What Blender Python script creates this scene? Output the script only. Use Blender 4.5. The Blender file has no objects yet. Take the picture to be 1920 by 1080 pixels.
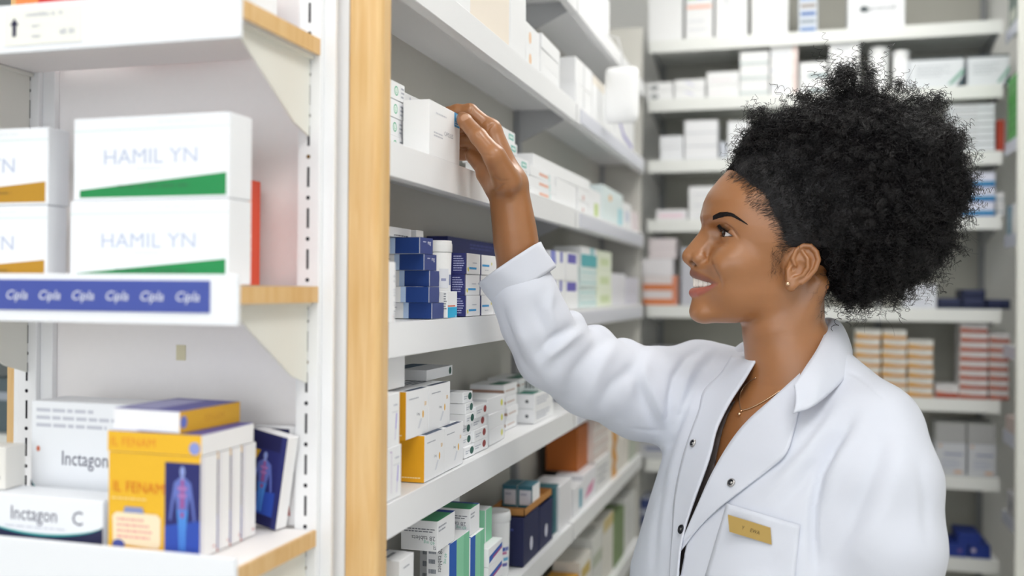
import bpy, bmesh, math, random
import numpy as np
from mathutils import Vector, Matrix
from mathutils.bvhtree import BVHTree
random.seed(7); rng = np.random.default_rng(7)
SC = bpy.context.scene
COL = SC.collection

# ------------------------------------------------------------------ camera
F_PX = 1867.0
TH = math.radians(16.19)
ROLL = math.radians(0.5)
PITCH = math.radians(0.1)
CAMZ = 1.45
CAM = np.array([0.0, 0.0, CAMZ])
_f = np.array([-math.sin(TH), math.cos(TH), 0.0])
_r = np.array([math.cos(TH), math.sin(TH), 0.0])
_u = np.array([0.0, 0.0, 1.0])
CF = _f * math.cos(PITCH) + _u * math.sin(PITCH)
_u2 = -_f * math.sin(PITCH) + _u * math.cos(PITCH)
CR = _r * math.cos(ROLL) + _u2 * math.sin(ROLL)
CU = -_r * math.sin(ROLL) + _u2 * math.cos(ROLL)

def P(px, py, Z):
    """world point on the sight line through image point (px, py) at depth Z"""
    return CAM + CR * ((px - 960) / F_PX * Z) - CU * ((py - 540) / F_PX * Z) + CF * Z

def proj(pts):
    d = np.asarray(pts) - CAM
    z = d @ CF
    return 960 + F_PX * (d @ CR) / z, 540 - F_PX * (d @ CU) / z, z

def y_at(px, X, z=CAMZ):
    """Y of the point on plane x = X seen in image column px (at height z)"""
    lo, hi = 0.2, 9.0
    for _ in range(50):
        m = 0.5 * (lo + hi)
        q = proj(np.array([[X, m, z]]))[0][0]
        if q < px: lo = m
        else: hi = m
    return 0.5 * (lo + hi)

def x_at(px, Y, z=CAMZ):
    lo, hi = -3.0, 3.0
    for _ in range(50):
        m = 0.5 * (lo + hi)
        q = proj(np.array([[m, Y, z]]))[0][0]
        if q < px: lo = m
        else: hi = m
    return 0.5 * (lo + hi)

cam_d = bpy.data.cameras.new('camera')
cam_o = bpy.data.objects.new('camera', cam_d)
COL.objects.link(cam_o)
mw = Matrix.Identity(4)
for i in range(3):
    mw[i][0], mw[i][1], mw[i][2], mw[i][3] = CR[i], CU[i], -CF[i], CAM[i]
cam_o.matrix_world = mw
cam_d.sensor_width = 36.0
cam_d.lens = 36.0 * F_PX / 1920.0
cam_d.clip_start = 0.02
cam_d.dof.use_dof = True
cam_d.dof.focus_distance = 1.33
cam_d.dof.aperture_fstop = 2.2
cam_d.dof.aperture_blades = 0
SC.camera = cam_o

# ------------------------------------------------------------------ materials
def lin(c):
    return tuple((v / 12.92 if v <= 0.04045 else ((v + 0.055) / 1.055) ** 2.4) for v in c)

def hexc(h):
    return lin(tuple(int(h[i:i + 2], 16) / 255 for i in (0, 2, 4)))

_M = {}
def mat(h, rough=0.55, spec=0.4, bump=0.0, bscale=200.0, metal=0.0, coat=0.0, var=0.0, name=None):
    key = (h, rough, spec, bump, bscale, metal, coat, var, name)
    if key in _M: return _M[key]
    m = bpy.data.materials.new(name or ('paint_' + h))
    m.use_nodes = True
    nt = m.node_tree; b = nt.nodes['Principled BSDF']
    c = hexc(h)
    b.inputs['Base Color'].default_value = (*c, 1)
    b.inputs['Roughness'].default_value = rough
    b.inputs['Specular IOR Level'].default_value = spec
    b.inputs['Metallic'].default_value = metal
    b.inputs['Coat Weight'].default_value = coat
    if var > 0 or bump > 0:
        tc = nt.nodes.new('ShaderNodeTexCoord')
        no = nt.nodes.new('ShaderNodeTexNoise'); no.inputs['Scale'].default_value = bscale
        no.inputs['Detail'].default_value = 3
        nt.links.new(tc.outputs['Object'], no.inputs['Vector'])
        if bump > 0:
            bp = nt.nodes.new('ShaderNodeBump'); bp.inputs['Strength'].default_value = bump
            bp.inputs['Distance'].default_value = 0.001
            nt.links.new(no.outputs['Fac'], bp.inputs['Height'])
            nt.links.new(bp.outputs['Normal'], b.inputs['Normal'])
        if var > 0:
            mx = nt.nodes.new('ShaderNodeMix'); mx.data_type = 'RGBA'
            mx.inputs[6].default_value = (*[v * (1 - var) for v in c], 1)
            mx.inputs[7].default_value = (*[min(1, v * (1 + var)) for v in c], 1)
            nt.links.new(no.outputs['Fac'], mx.inputs[0])
            nt.links.new(mx.outputs[2], b.inputs['Base Color'])
    _M[key] = m
    return m

def wood_mat():
    m = bpy.data.materials.new('beech_wood'); m.use_nodes = True
    nt = m.node_tree; b = nt.nodes['Principled BSDF']
    tc = nt.nodes.new('ShaderNodeTexCoord'); mp = nt.nodes.new('ShaderNodeMapping')
    mp.inputs['Scale'].default_value = (60, 60, 4)
    no = nt.nodes.new('ShaderNodeTexNoise'); no.inputs['Scale'].default_value = 2.0
    no.inputs['Detail'].default_value = 6; no.inputs['Distortion'].default_value = 0.6
    rp = nt.nodes.new('ShaderNodeValToRGB')
    rp.color_ramp.elements[0].position = 0.3; rp.color_ramp.elements[0].color = (*hexc('d8ad70'), 1)
    rp.color_ramp.elements[1].position = 0.75; rp.color_ramp.elements[1].color = (*hexc('e6c48e'), 1)
    nt.links.new(tc.outputs['Object'], mp.inputs['Vector']); nt.links.new(mp.outputs['Vector'], no.inputs['Vector'])
    nt.links.new(no.outputs['Fac'], rp.inputs['Fac']); nt.links.new(rp.outputs['Color'], b.inputs['Base Color'])
    b.inputs['Roughness'].default_value = 0.38
    return m
WOOD = wood_mat()
WHITE_METAL = mat('f0f1f3', 0.38, 0.4, 0.05, 300, var=0.01, name='white_powder_coat')
CREAM_METAL = mat('e6e6df', 0.45, 0.4, name='cream_powder_coat')
PANEL = mat('f5f2f2', 0.6, 0.3, 0.06, 120, var=0.015, name='melamine_panel')
GREYPANEL = mat('c4c3bd', 0.6, 0.3, 0.06, 120, var=0.02, name='grey_back_panel')
DARK = mat('1c1a22', 0.7, 0.2, name='slot_shadow')

# ------------------------------------------------------------------ objects
def link(o, parent=None):
    COL.objects.link(o)
    if parent is not None: o.parent = parent
    return o

def tag(o, label=None, cat=None, group=None, kind=None):
    if label: o['label'] = label
    if cat: o['category'] = cat
    if group: o['group'] = group
    if kind: o['kind'] = kind
    return o

def empty(name, loc=(0, 0, 0), rz=0.0):
    o = bpy.data.objects.new(name, None)
    o.empty_display_size = 0.05
    o.location = loc; o.rotation_euler = (0, 0, rz)
    return link(o)

class MB:
    """collects shapes into one mesh"""
    def __init__(s): s.v, s.f, s.m, s.mats, s.sm = [], [], [], [], []
    def mi(s, m):
        if m not in s.mats: s.mats.append(m)
        return s.mats.index(m)
    def add(s, verts, faces, m, smooth=False):
        b = len(s.v); k = s.mi(m)
        s.v.extend([tuple(x) for x in verts])
        for f in faces:
            s.f.append(tuple(b + i for i in f)); s.m.append(k); s.sm.append(smooth)
    def box(s, x0, x1, y0, y1, z0, z1, m, bev=0.0):
        if bev <= 0:
            v = [(x, y, z) for x in (x0, x1) for y in (y0, y1) for z in (z0, z1)]
            s.add(v, [(0, 1, 3, 2), (4, 6, 7, 5), (0, 4, 5, 1), (2, 3, 7, 6), (0, 2, 6, 4), (1, 5, 7, 3)], m)
            return
        bm = bmesh.new(); bmesh.ops.create_cube(bm, size=1)
        for w in bm.verts:
            w.co = Vector((x0 + (w.co.x + .5) * (x1 - x0), y0 + (w.co.y + .5) * (y1 - y0), z0 + (w.co.z + .5) * (z1 - z0)))
        bmesh.ops.bevel(bm, geom=list(bm.edges), offset=bev, segments=2, affect='EDGES', profile=0.5)
        bm.verts.index_update()
        s.add([w.co[:] for w in bm.verts], [[w.index for w in f.verts] for f in bm.faces], m)
        bm.free()
    def prism(s, poly, axis, a0, a1, m):
        """poly: 2-D points; extruded along axis 0/1/2"""
        n = len(poly); V = []
        for a in (a0, a1):
            for p in poly:
                q = list(p); q.insert(axis, a); V.append(tuple(q))
        F = [tuple(range(n))[::-1], tuple(range(n, 2 * n))]
        for i in range(n): j = (i + 1) % n; F.append((i, j, n + j, n + i))
        s.add(V, F, m)
    def lathe(s, prof, m, seg=32, c=(0, 0, 0), smooth=True):
        V = []; n = len(prof)
        for k in range(seg):
            a = 2 * math.pi * k / seg
            for r, z in prof: V.append((c[0] + r * math.cos(a), c[1] + r * math.sin(a), c[2] + z))
        F = []
        for k in range(seg):
            for i in range(n - 1):
                a, b = k * n + i, ((k + 1) % seg) * n + i
                F.append((a, b, b + 1, a + 1))
        s.add(V, F, m, smooth)
    def tube(s, pts, r, m, seg=8, smooth=True):
        pts = np.asarray(pts, float); n = len(pts)
        rr = np.full(n, r) if np.isscalar(r) else np.asarray(r)
        tan = np.gradient(pts, axis=0); tan /= np.linalg.norm(tan, axis=1)[:, None] + 1e-12
        ref = np.array([0, 0, 1.0]) if abs(tan[0][2]) < .9 else np.array([1.0, 0, 0])
        V = []
        for i in range(n):
            a = np.cross(tan[i], ref); a /= np.linalg.norm(a) + 1e-12
            b = np.cross(tan[i], a); ref = np.cross(a, tan[i])
            for k in range(seg):
                an = 2 * math.pi * k / seg
                V.append(tuple(pts[i] + rr[i] * (math.cos(an) * a + math.sin(an) * b)))
        Fc = [(i * seg + k, i * seg + (k + 1) % seg, (i + 1) * seg + (k + 1) % seg, (i + 1) * seg + k) for i in range(n - 1) for k in range(seg)]
        Fc.append(tuple(range(seg))); Fc.append(tuple((n - 1) * seg + k for k in range(seg))[::-1])
        s.add(V, Fc, m, smooth)
    def mesh(s, name):
        me = bpy.data.meshes.new(name)
        me.from_pydata(s.v, [], s.f)
        for m in s.mats: me.materials.append(m)
        me.polygons.foreach_set('material_index', s.m)
        me.polygons.foreach_set('use_smooth', s.sm)
        bm = bmesh.new(); bm.from_mesh(me); bmesh.ops.recalc_face_normals(bm, faces=bm.faces); bm.to_mesh(me); bm.free()
        me.update()
        return me
    def build(s, name, parent=None, loc=None):
        o = bpy.data.objects.new(name, s.mesh(name))
        if loc is not None: o.location = loc
        return link(o, parent)

# text -> triangles, one unit of size high
_T = {}
def glyphs(t):
    if t in _T: return _T[t]
    c = bpy.data.curves.new('t', 'FONT'); c.body = t; c.size = 1.0; c.resolution_u = 2
    o = bpy.data.objects.new('t', c); COL.objects.link(o)
    bpy.context.view_layer.update()
    me = bpy.data.meshes.new_from_object(o.evaluated_get(bpy.context.evaluated_depsgraph_get()))
    v = np.array([w.co[:2] for w in me.vertices]) if len(me.vertices) else np.zeros((0, 2))
    f = [tuple(p.vertices) for p in me.polygons]
    bpy.data.objects.remove(o); bpy.data.curves.remove(c); bpy.data.meshes.remove(me)
    w = v[:, 0].max() if len(v) else 0
    _T[t] = (v, f, w)
    return _T[t]
# ------------------------------------------------------------------ cartons
WHITE = 'f3f4f6'
_FR = {'xp': ((1, 0, 0), (0, 1, 0), (0, 0, 1)), 'ym': ((0, -1, 0), (1, 0, 0), (0, 0, 1)),
       'xm': ((-1, 0, 0), (0, -1, 0), (0, 0, 1)), 'yp': ((0, 1, 0), (-1, 0, 0), (0, 0, 1)),
       'topx': ((0, 0, 1), (0, 1, 0), (-1, 0, 0)), 'topy': ((0, 0, 1), (1, 0, 0), (0, 1, 0))}
_C = {}
def carton_mesh(dim, base=WHITE, prints=(), bev=0.0006, key=None, rough=0.5):
    k = (tuple(round(d, 5) for d in dim), base, repr(prints), bev, rough)
    if k in _C: return _C[k]
    dx, dy, dz = dim
    mb = MB()
    mb.box(-dx / 2, dx / 2, -dy / 2, dy / 2, 0, dz, mat(base, rough, 0.35, name='card_' + base), bev)
    ctr = np.array([0, 0, dz / 2]); D = np.array(dim)
    lay = [0]
    def to3(face, uv, off=0.0001):
        n, r, u = (np.array(a, float) for a in _FR[face])
        w, h = abs(r @ D), abs(u @ D)
        lay[0] += 0.0
        o = ctr + n * (abs(n @ D) / 2 + off)
        return [tuple(o + r * ((a - .5) * w) + u * ((b - .5) * h)) for a, b in uv], w, h
    for i, p in enumerate(prints):
        off = 0.0001 + 0.00004 * i
        kind, face = p[0], p[1]
        if kind == 'r':
            u0, v0, u1, v1, c = p[2:7]
            pts, w, h = to3(face, [(u0, v0), (u1, v0), (u1, v1), (u0, v1)], off)
            mb.add(pts, [(0, 1, 2, 3)], mat(c, rough, 0.35, name='ink_' + c))
        elif kind == 'p':
            pts, w, h = to3(face, p[2], off)
            mb.add(pts, [tuple(range(len(pts)))], mat(p[3], rough, 0.35, name='ink_' + p[3]))
        elif kind == 'o':
            _, w, h = to3(face, [(0, 0)], off)
            u, v, ru, rv, c = p[2:7]
            pts, w, h = to3(face, [(u + ru / w * math.cos(a), v + rv / h * math.sin(a)) for a in np.linspace(0, 2 * math.pi, 21)[:-1]], off)
            mb.add(pts, [tuple(range(20))], mat(c, rough, 0.35, name='ink_' + c))
        elif kind == 't':
            txt, u, v, size, c = p[2:7]
            rot = p[7] if len(p) > 7 else 0
            sx = p[8] if len(p) > 8 else 1.0
            gv, gf, gw = glyphs(txt)
            if not len(gv): continue
            _, w, h = to3(face, [(0, 0)], off)
            q = (gv - np.array([gw / 2, 0.35])) * size
            q[:, 0] *= sx
            a = math.radians(rot); q = q @ np.array([[math.cos(a), math.sin(a)], [-math.sin(a), math.cos(a)]])
            pts, w, h = to3(face, [(u + x / w, v + y / h) for x, y in q], off)
            mb.add(pts, gf, mat(c, rough, 0.35, name='ink_' + c))
        elif kind == 'l':     # lines of illegible small print
            u0, v0, u1, v1, n, c = p[2:8]
            rr = random.Random(int(u0 * 1000 + v0 * 77 + n))
            for j in range(n):
                vv = v1 - (j + .5) * (v1 - v0) / n; hh = (v1 - v0) / n * 0.22
                x = u0; end = u0 + (u1 - u0) * rr.uniform(.65, 1)
                while x < end:
                    x2 = min(end, x + (u1 - u0) * rr.uniform(.06, .18))
                    pts, w, h = to3(face, [(x, vv - hh), (x2, vv - hh), (x2, vv + hh), (x, vv + hh)], off)
                    mb.add(pts, [(0, 1, 2, 3)], mat(c, rough, 0.35, name='ink_' + c))
                    x = x2 + (u1 - u0) * .025
    me = mb.mesh('carton')
    _C[k] = me
    return me

def carton(name, dim, loc, label, cat='box', group=None, base=WHITE, prints=(), rz=0.0, bev=0.0006, rough=0.5, tilt=None):
    o = bpy.data.objects.new(name, carton_mesh(dim, base, prints, bev, rough=rough))
    o.location = loc; o.rotation_euler = (0, 0, math.radians(rz))
    if tilt: o.rotation_euler = tilt
    link(o)
    tag(o, label, cat, group)
    return o

def flap(o, dim, face='xp', base=WHITE, lift=0.0012):
    """tuck-in end flap as its own part, slightly bowed off the carton end"""
    dx, dy, dz = dim
    mb = MB(); n = 9
    n3, r3, u3 = (np.array(a, float) for a in _FR[face]); D = np.array(dim)
    w, h, d = abs(r3 @ D), abs(u3 @ D), abs(n3 @ D)
    V = []
    for j in range(n):
        v = j / (n - 1)
        for k in range(2):
            u = 0.03 + .94 * k
            off = d / 2 + .0002 + lift * math.sin(math.pi * v) ** 0.7 * (0.4 + 0.6 * v)
            V.append(tuple(np.array([0, 0, dz / 2]) + n3 * off + r3 * ((u - .5) * w) + u3 * ((0.03 + .92 * v - .5) * h)))
    for j in range(n):
        v = j / (n - 1)
        for k in range(2):
            u = 0.03 + .94 * k
            V.append(tuple(np.array([0, 0, dz / 2]) + n3 * (d / 2 + .00015) + r3 * ((u - .5) * w) + u3 * ((0.03 + .92 * v - .5) * h)))
    Fs = []
    for j in range(n - 1):
        a = 2 * j; Fs.append((a, a + 1, a + 3, a + 2)); b = 2 * n + a; Fs.append((b, b + 1, b + 3, b + 2))
        Fs.append((a, a + 2, b + 2, b)); Fs.append((a + 1, a + 3, b + 3, b + 1))
    Fs.append((2 * n - 2, 2 * n - 1, 4 * n - 1, 4 * n - 2)); Fs.append((0, 1, 2 * n + 1, 2 * n))
    mb.add(V, Fs, mat(base, 0.5, 0.35, name='card_' + base))
    return mb.build('tuck_flap', o)

ORD = ['bottom', 'second up', 'third up', 'fourth up', 'fifth up', 'sixth up', 'seventh up', 'eighth up', 'ninth up', 'tenth up', 'eleventh up', 'twelfth up']
def ordw(i, n):
    if n == 1: return ''
    if i == n - 1: return 'topmost'
    return ORD[i]

# ------------------------------------------------------------------ the room
XW0, XW1, YW0, YW1, ZC = -2.6, 1.45, -2.2, 3.26, 2.62
def slab(name, x0, x1, y0, y1, z0, z1, m, kind='structure'):
    mb = MB(); mb.box(x0, x1, y0, y1, z0, z1, m); o = mb.build(name); o['kind'] = kind
    return o
WALLM = mat('efefec', 0.8, 0.2, 0.1, 60, var=0.01, name='wall_paint')
FLOORM = mat('bdbab3', 0.35, 0.4, 0.05, 8, var=0.05, name='vinyl_floor')
CEILM = mat('f2f2f0', 0.85, 0.2, 0.1, 90, name='ceiling_paint')
slab('floor', XW0, XW1, YW0, YW1, -0.1, 0.0, FLOORM)
slab('ceiling', XW0, XW1, YW0, YW1, ZC, ZC + .1, CEILM)
slab('wall_back', XW0, XW1, YW1, YW1 + .1, 0, ZC, WALLM)
slab('wall_left', XW0 - .1, XW0, YW0, YW1, 0, ZC, WALLM)
slab('wall_right', XW1, XW1 + .1, YW0, YW1, 0, ZC, WALLM)
mb = MB()   # front wall with an unseen window opening, added for the fill light
mb.box(XW0, XW1, YW0 - .1, YW0, 0, .7, WALLM); mb.box(XW0, XW1, YW0 - .1, YW0, 2.4, ZC, WALLM)
mb.box(XW0, XW0 + .3, YW0 - .1, YW0, .7, 2.4, WALLM); mb.box(XW1 - .2, XW1, YW0 - .1, YW0, .7, 2.4, WALLM)
o = mb.build('wall_front'); o['kind'] = 'structure'
mb = MB()
for x in (XW0 + .3, -.6, XW1 - .26): mb.box(x, x + .06, YW0 - .08, YW0 - .02, .7, 2.4, WHITE_METAL)
mb.box(XW0 + .3, XW1 - .2, YW0 - .08, YW0 - .02, .7, .76, WHITE_METAL); mb.box(XW0 + .3, XW1 - .2, YW0 - .08, YW0 - .02, 2.34, 2.4, WHITE_METAL)
o = mb.build('added_window'); o['kind'] = 'structure'

# ------------------------------------------------------------------ long aisle shelving unit
H = lambda dz: CAMZ + dz
XF = -0.43; XB = -0.557; Y0 = 0.98; YS = 1.93; Y1 = 2.84
LEVELS = {'S0': .585, 'S1': .371, 'S2': .161, 'S3': -.038, 'S4': -.2355, 'S5': -.462, 'S6': -.70, 'S7': -.95, 'S8': -1.2}
unit = empty('shelving_unit', (-.674, Y0, 0))
tag(unit, 'long double-sided white shelving unit with a beech end post beside the woman', 'shelving unit')
def part(mb, name, parent, base=(0, 0, 0)):
    o = mb.build(name, parent)
    o.matrix_parent_inverse = Matrix.Translation(-Vector(parent.location)) if parent.parent is None else Matrix.Identity(4)
    return o
def sub(mb, name, par):
    return mb.build(name, par)
mb = MB(); mb.box(XB - .012, XB, Y0 + .02, Y1, .06, 2.2, GREYPANEL)
part(mb, 'back_panel', unit)
mb = MB(); mb.box(-.80, XB - .02, Y0 + .02, Y1, .06, 2.2, PANEL)
part(mb, 'core_panel', unit)
mb = MB(); mb.box(-.885, -.469, Y0 - .001, Y0 + .018, .0, 2.2, mat('f2f3f5', .4, .4, name='end_panel_laminate'))
part(mb, 'end_panel', unit)
# beech posts with a rounded front edge
def post(x0, x1, name='end_post', label=None):
    mb = MB()
    prof = []
    r = .010
    y0, y1 = Y0 - .004, Y0 + .022
    prof += [(x0, y1), (x0, y0 + .002), (x0 + .002, y0)]
    for a in np.linspace(-90, 0, 9): prof.append((x1 - r + r * math.cos(math.radians(a)), y0 + r + r * math.sin(math.radians(a))))
    prof.append((x1, y1))
    mb.prism(prof, 2, 0, 2.2, WOOD)
    o = part(mb, name, unit); o['label'] = 'pale beech wood post at the end of the unit'
    return o
post(-.468, -.4305); post(x_at(13, Y0 - .004), x_at(50, Y0 - .004))
def shelf_board(unit, z, y0, y1, xf, xb, fasc=.038, m=WHITE_METAL):
    mb = MB()
    mb.box(xb, xf - .0015, y0, y1, z - .012, z, m)
    o = part(mb, 'shelf', unit)
    mb = MB()
    mb.box(xf - .0015, xf, y0, y1, z - fasc, z + .0008, m, .0006)
    mb.box(xf - .016, xf - .0015, y0, y1, z - fasc, z - fasc + .0012, m)
    sub(mb, 'front_lip', o)
    return o
STRIP = mat('d9dbe6', .35, .5, name='clear_label_strip')
for k, dz in LEVELS.items():
    for b, (ya, yb) in enumerate(((Y0 + .0235, YS - .004), (YS + .004, Y1 - .022))):
        o = shelf_board(unit, H(dz), ya, yb, XF, XB, .035 if k in ('S5', 'S0') else .038)
        if b == 1 and k in ('S1', 'S2', 'S3', 'S4'):
            mb = MB(); mb.box(XF + .0003, XF + .0022, ya + .03, yb - .03, H(dz) - .034, H(dz) - .006, STRIP)
            sub(mb, 'label_strip', o)['label'] = 'pale grey plastic label strip'
# uprights and shelf-end brackets
for y in (YS, Y1 - .012, Y0 + .034):
    mb = MB(); mb.box(XB, XB + .012, y - .012, y + .012, .05, 2.2, mat('9a9ca0', .4, .5, name='grey_steel'))
    part(mb, 'upright', unit)
for k, dz in list(LEVELS.items())[:7]:
    for y in (YS - .006, YS + .006):
        mb = MB(); z = H(dz) - .0125
        mb.prism([(XB + .012, z), (XF - .02, z), (XF - .02, z - .016), (XB + .012, z - .06)], 1, y - .0012, y + .0012, mat('b9bbbe', .4, .5, name='bracket_grey'))
        part(mb, 'bracket', unit)
mb = MB(); mb.box(-.80, XF - .01, Y1 - .02, Y1, .0, 2.2, GREYPANEL); part(mb, 'end_panel', unit)
mb = MB(); mb.box(-.80, XF - .01, Y0 + .03, Y1 - .03, .0, .08, mat('8d8f92', .5, .4, name='plinth_grey')); part(mb, 'plinth', unit)
# other side of the gondola (seen only past its end)
for k, dz in LEVELS.items():
    mb = MB(); mb.box(-.917, -.80, Y0 + .03, Y1 - .02, H(dz) - .035, H(dz), WHITE_METAL); part(mb, 'shelf', unit)

# ------------------------------------------------------------------ end-cap shelving (foreground left)
XR, XL, YB, YF = -.4885, -.895, Y0 - .002, .795
cap = empty('end_cap_shelving', (-.68, YB, 0))
tag(cap, 'blurred white end-cap shelving with beech shelf edges at the front left', 'shelving unit')
mb = MB(); mb.box(-.872, -.4905, YB - .012, YB - .0005, .05, 2.2, PANEL); part(mb, 'back_panel', cap)
for xs in (-.502, -.861):
    mb = MB()
    mb.box(xs - .013, xs + .013, YB - .026, YB - .012, .05, 2.2, WHITE_METAL, .001)
    mb.box(xs + (.013 if xs > -.7 else -.026), xs + (.026 if xs > -.7 else -.013), YB - .018, YB - .012, .05, 2.2, WHITE_METAL, .001)
    if xs < -.7: mb.box(xs + .013, xs + .030, YB - .020, YB - .012, .05, 2.2, WHITE_METAL, .001)
    o = part(mb, 'upright', cap)
    mb = MB(); z = .6
    i = 0
    while z < 2.15:
        mb.box(xs - .0012, xs + .0012, YB - .0264, YB - .0255, z, z + .021, DARK)
        V = [(xs + .0022 * math.cos(a), YB - .0264, z + .032 + .0022 * math.sin(a)) for a in np.linspace(0, 6.283, 13)[:-1]]
        mb.add(V, [tuple(range(12))], mat('7a5a20', .4, .5, metal=.6, name='brass_screw') if i % 5 == 2 and xs > -.7 else DARK)
        z += .0435; i += 1
    sub(mb, 'slot', o)
CAPZ = {'top': .262, 'mid': .0012, 'low': -.2555, 'low2': -.52, 'low3': -.80}
CAPO = {}
for k, dz in CAPZ.items():
    z = H(dz)
    sh = MB(); sh.box(XL + .004, XR - .004, YF + .004, YB - .0275, z - .016, z, PANEL)
    o = part(sh, 'shelf', cap); CAPO[k] = o
    for xw in (XR - .0038, XL):
        mb = MB(); mb.box(xw, xw + .0038, YF + .004, YB - .0275, z - .0165, z + .0004, WOOD)
        sub(mb, 'wood_edge', o)['label'] = 'beech wood edge trim'
    mb = MB(); mb.box(XL, XR + .0005, YF - .002, YF + .0038, z - .036, z + .0105, mat('eef1f6', .3, .5, name='price_rail_plastic'), .0008)
    fr = sub(mb, 'price_rail', o)
    for xs in (-.502, -.861):
        mb = MB(); zt = z - .0165
        mb.prism([(YB - .027, zt - .004), (YF + .02, zt - .004), (YF + .02, zt - .012), (YB - .06, zt - .075), (YB - .027, zt - .085)], 0, xs - .0012, xs + .0012, CREAM_METAL)
        mb.box(xs - .006, xs + .006, YF + .02, YB - .027, zt - .004, zt - .0002, CREAM_METAL)
        sub(mb, 'bracket', o)['label'] = 'cream triangular steel bracket'
# printed strip on the middle price rail, label on the top one
mb = MB(); zm = H(CAPZ['mid'])
BLUE = mat('3f50a3', .35, .5, name='ink_strip_blue')
x1s = XR - .0275
mb.box(XL + .01, x1s, YF - .0032, YF - .0022, zm - .0248, zm + .0045, BLUE)
INKW = mat('e8ebf4', .4, .4, name='ink_white')
gv, gf, gw = glyphs('Cipla')
for i in range(11):
    cx = x1s - .0225 - i * .0380
    sz = .0125
    q = (gv - np.array([gw / 2, .3])) * sz
    q[:, 0] += q[:, 1] * .25
    mb.add([(cx + a, YF - .0035, zm - .0105 + b) for a, b in q], gf, INKW)
o = sub(mb, 'shelf_strip', CAPO['mid']); o['label'] = 'blue printed shelf strip with white repeated script'
mb = MB(); zt = H(CAPZ['top'])
xa, xb = x_at(8, YF), x_at(152, YF)
mb.box(xa, xb, YF - .0030, YF - .0022, zt - .0295, zt + .0055, mat('f1f1e9', .4, .4, name='label_paper'))
INKG = mat('9aa0b5', .5, .3, name='ink_grey')
for (t, u, v, s) in (('CANDERELL 2L  30', .52, .82, .0052), ('00417', .42, .5, .004), ('90201', .42, .22, .0045), ('68 30', .82, .3, .0075)):
    gv, gf, gw = glyphs(t)
    mb.add([(xa + (xb - xa) * u + (a - gw / 2) * s, YF - .0033, zt - .0295 + .035 * v + (b - .35) * s) for a, b in gv], gf, INKG)
cx, cz = xa + .012, zt - .012
mb.add([(cx + a, YF - .0034, cz + b) for a, b in ((-.0022, -.009), (.0022, -.009), (.0022, .002), (.0052, .002), (0, .009), (-.0052, .002), (-.0022, .002))], [tuple(range(7))], mat('2c2c48', .5, .3, name='ink_navy'))
sub(mb, 'price_label', CAPO['top'])['label'] = 'cream price label with a dark arrow'
# small beige sticker on the back panel
mb = MB(); sx = x_at(341, YB - .012)
mb.box(sx - .006, sx + .006, YB - .0128, YB - .0122, H(-.0735) - .0085, H(-.0735) + .0085, mat('d9d2b4', .6, .3, name='old_sticker'))
part(mb, 'sticker', cap)['label'] = 'small yellowed sticker on the back panel'
# ------------------------------------------------------------------ goods on the long aisle unit
SZ = {k: H(v) + .0011 for k, v in LEVELS.items()}
def ystack(px0, px1, shelf, what, where, n=1, h=.02, depth=.07, xf=-.445, base=WHITE, prints=(), group=None, name='medicine_carton',
           z0=None, jit=1.0, fl=None, gap=.0004, cat='box', rough=.5):
    z = SZ[shelf] if z0 is None else z0
    y0, y1 = y_at(px0, xf, z), y_at(px1, xf, z)
    y0 += .0004; y1 -= .0004
    y0 = max(y0, Y0 + .0262); y1 = min(y1, Y1 - .024)
    depth = min(depth, xf - (XB + .0135))
    out = []
    for i in range(n):
        w = ordw(i, n)
        lab = f'{what}, ' + (f'{w}, ' if w else '') + where
        rz = random.uniform(-1, 1) * jit
        o = carton(name, (depth, y1 - y0, h), (xf - depth / 2 + random.uniform(-.0012, 0.0012) * jit, (y0 + y1) / 2, z + i * (h + gap)), lab, cat, group, base, prints, rz, rough=rough)
        if fl:
            for f_ in fl: flap(o, (depth, y1 - y0, h), f_, base)
        out.append(o)
    return out, z + n * (h + gap)

GR, TEAL, NAVY, LBL, INK = '3aa873', '3f9f9b', '27458a', 'bdd0ea', '70747e'
# --- S2, the shelf she reaches
logo = [('o', 'xp', .80, .5, .0058, .0058, '3cb083'), ('o', 'xp', .80, .5, .0044, .0044, 'e9f4ee'), ('t', 'xp', 'L', .80, .5, .007, '3cb083'),
        ('r', 'xp', .895, 0, .9, 1, 'dfe2e8'), ('l', 'xp', .91, .15, .99, .85, 3, 'a9adb8')]
ystack(648, 757, 'S2', 'white carton with round green logo', 'between beech post and held box', 4, .0212, .06, -.469, prints=logo, group='green logo cartons')
cap_y0, cap_y1 = y_at(805, -.432, H(.2)), y_at(862, -.432, H(.2))
hp = [('t', 'xp', 'CAPSULES', .62, .50, .0078, '9ba0ab', 0, .95), ('l', 'xp', .14, .36, .52, .47, 2, 'c2c6cf'), ('l', 'xp', .2, .78, .62, .84, 1, 'd4d7de'),
      ('r', 'xp', .80, .72, .985, .995, '5aa6dc'), ('o', 'xp', .89, .90, .0035, .005, 'd8ecf8'), ('l', 'xp', .82, .745, .965, .83, 2, 'e5f2fa')]
held = carton('capsule_box', (.034, cap_y1 - cap_y0, .0668), (-.432 - .017, (cap_y0 + cap_y1) / 2, SZ['S2'] + .0002), 'white capsules carton with blue corner square, gripped by the raised hand', prints=hp)
flap(held, (.034, cap_y1 - cap_y0, .0668), 'yp')
ystack(757, 794, 'S2', 'tall white carton', 'hidden behind the capsules box', 1, .0905, .045, -.490, prints=[('l', 'ym', .02, .1, .2, .95, 14, '8a8f9a'), ('o', 'xp', .3, .93, .003, .003, 'd0d4dc')])
rg = [('r', 'xp', .55, .25, .9, .75, '72bdb2'), ('r', 'xp', .6, .4, .85, .6, 'e9f5f2')]
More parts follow.
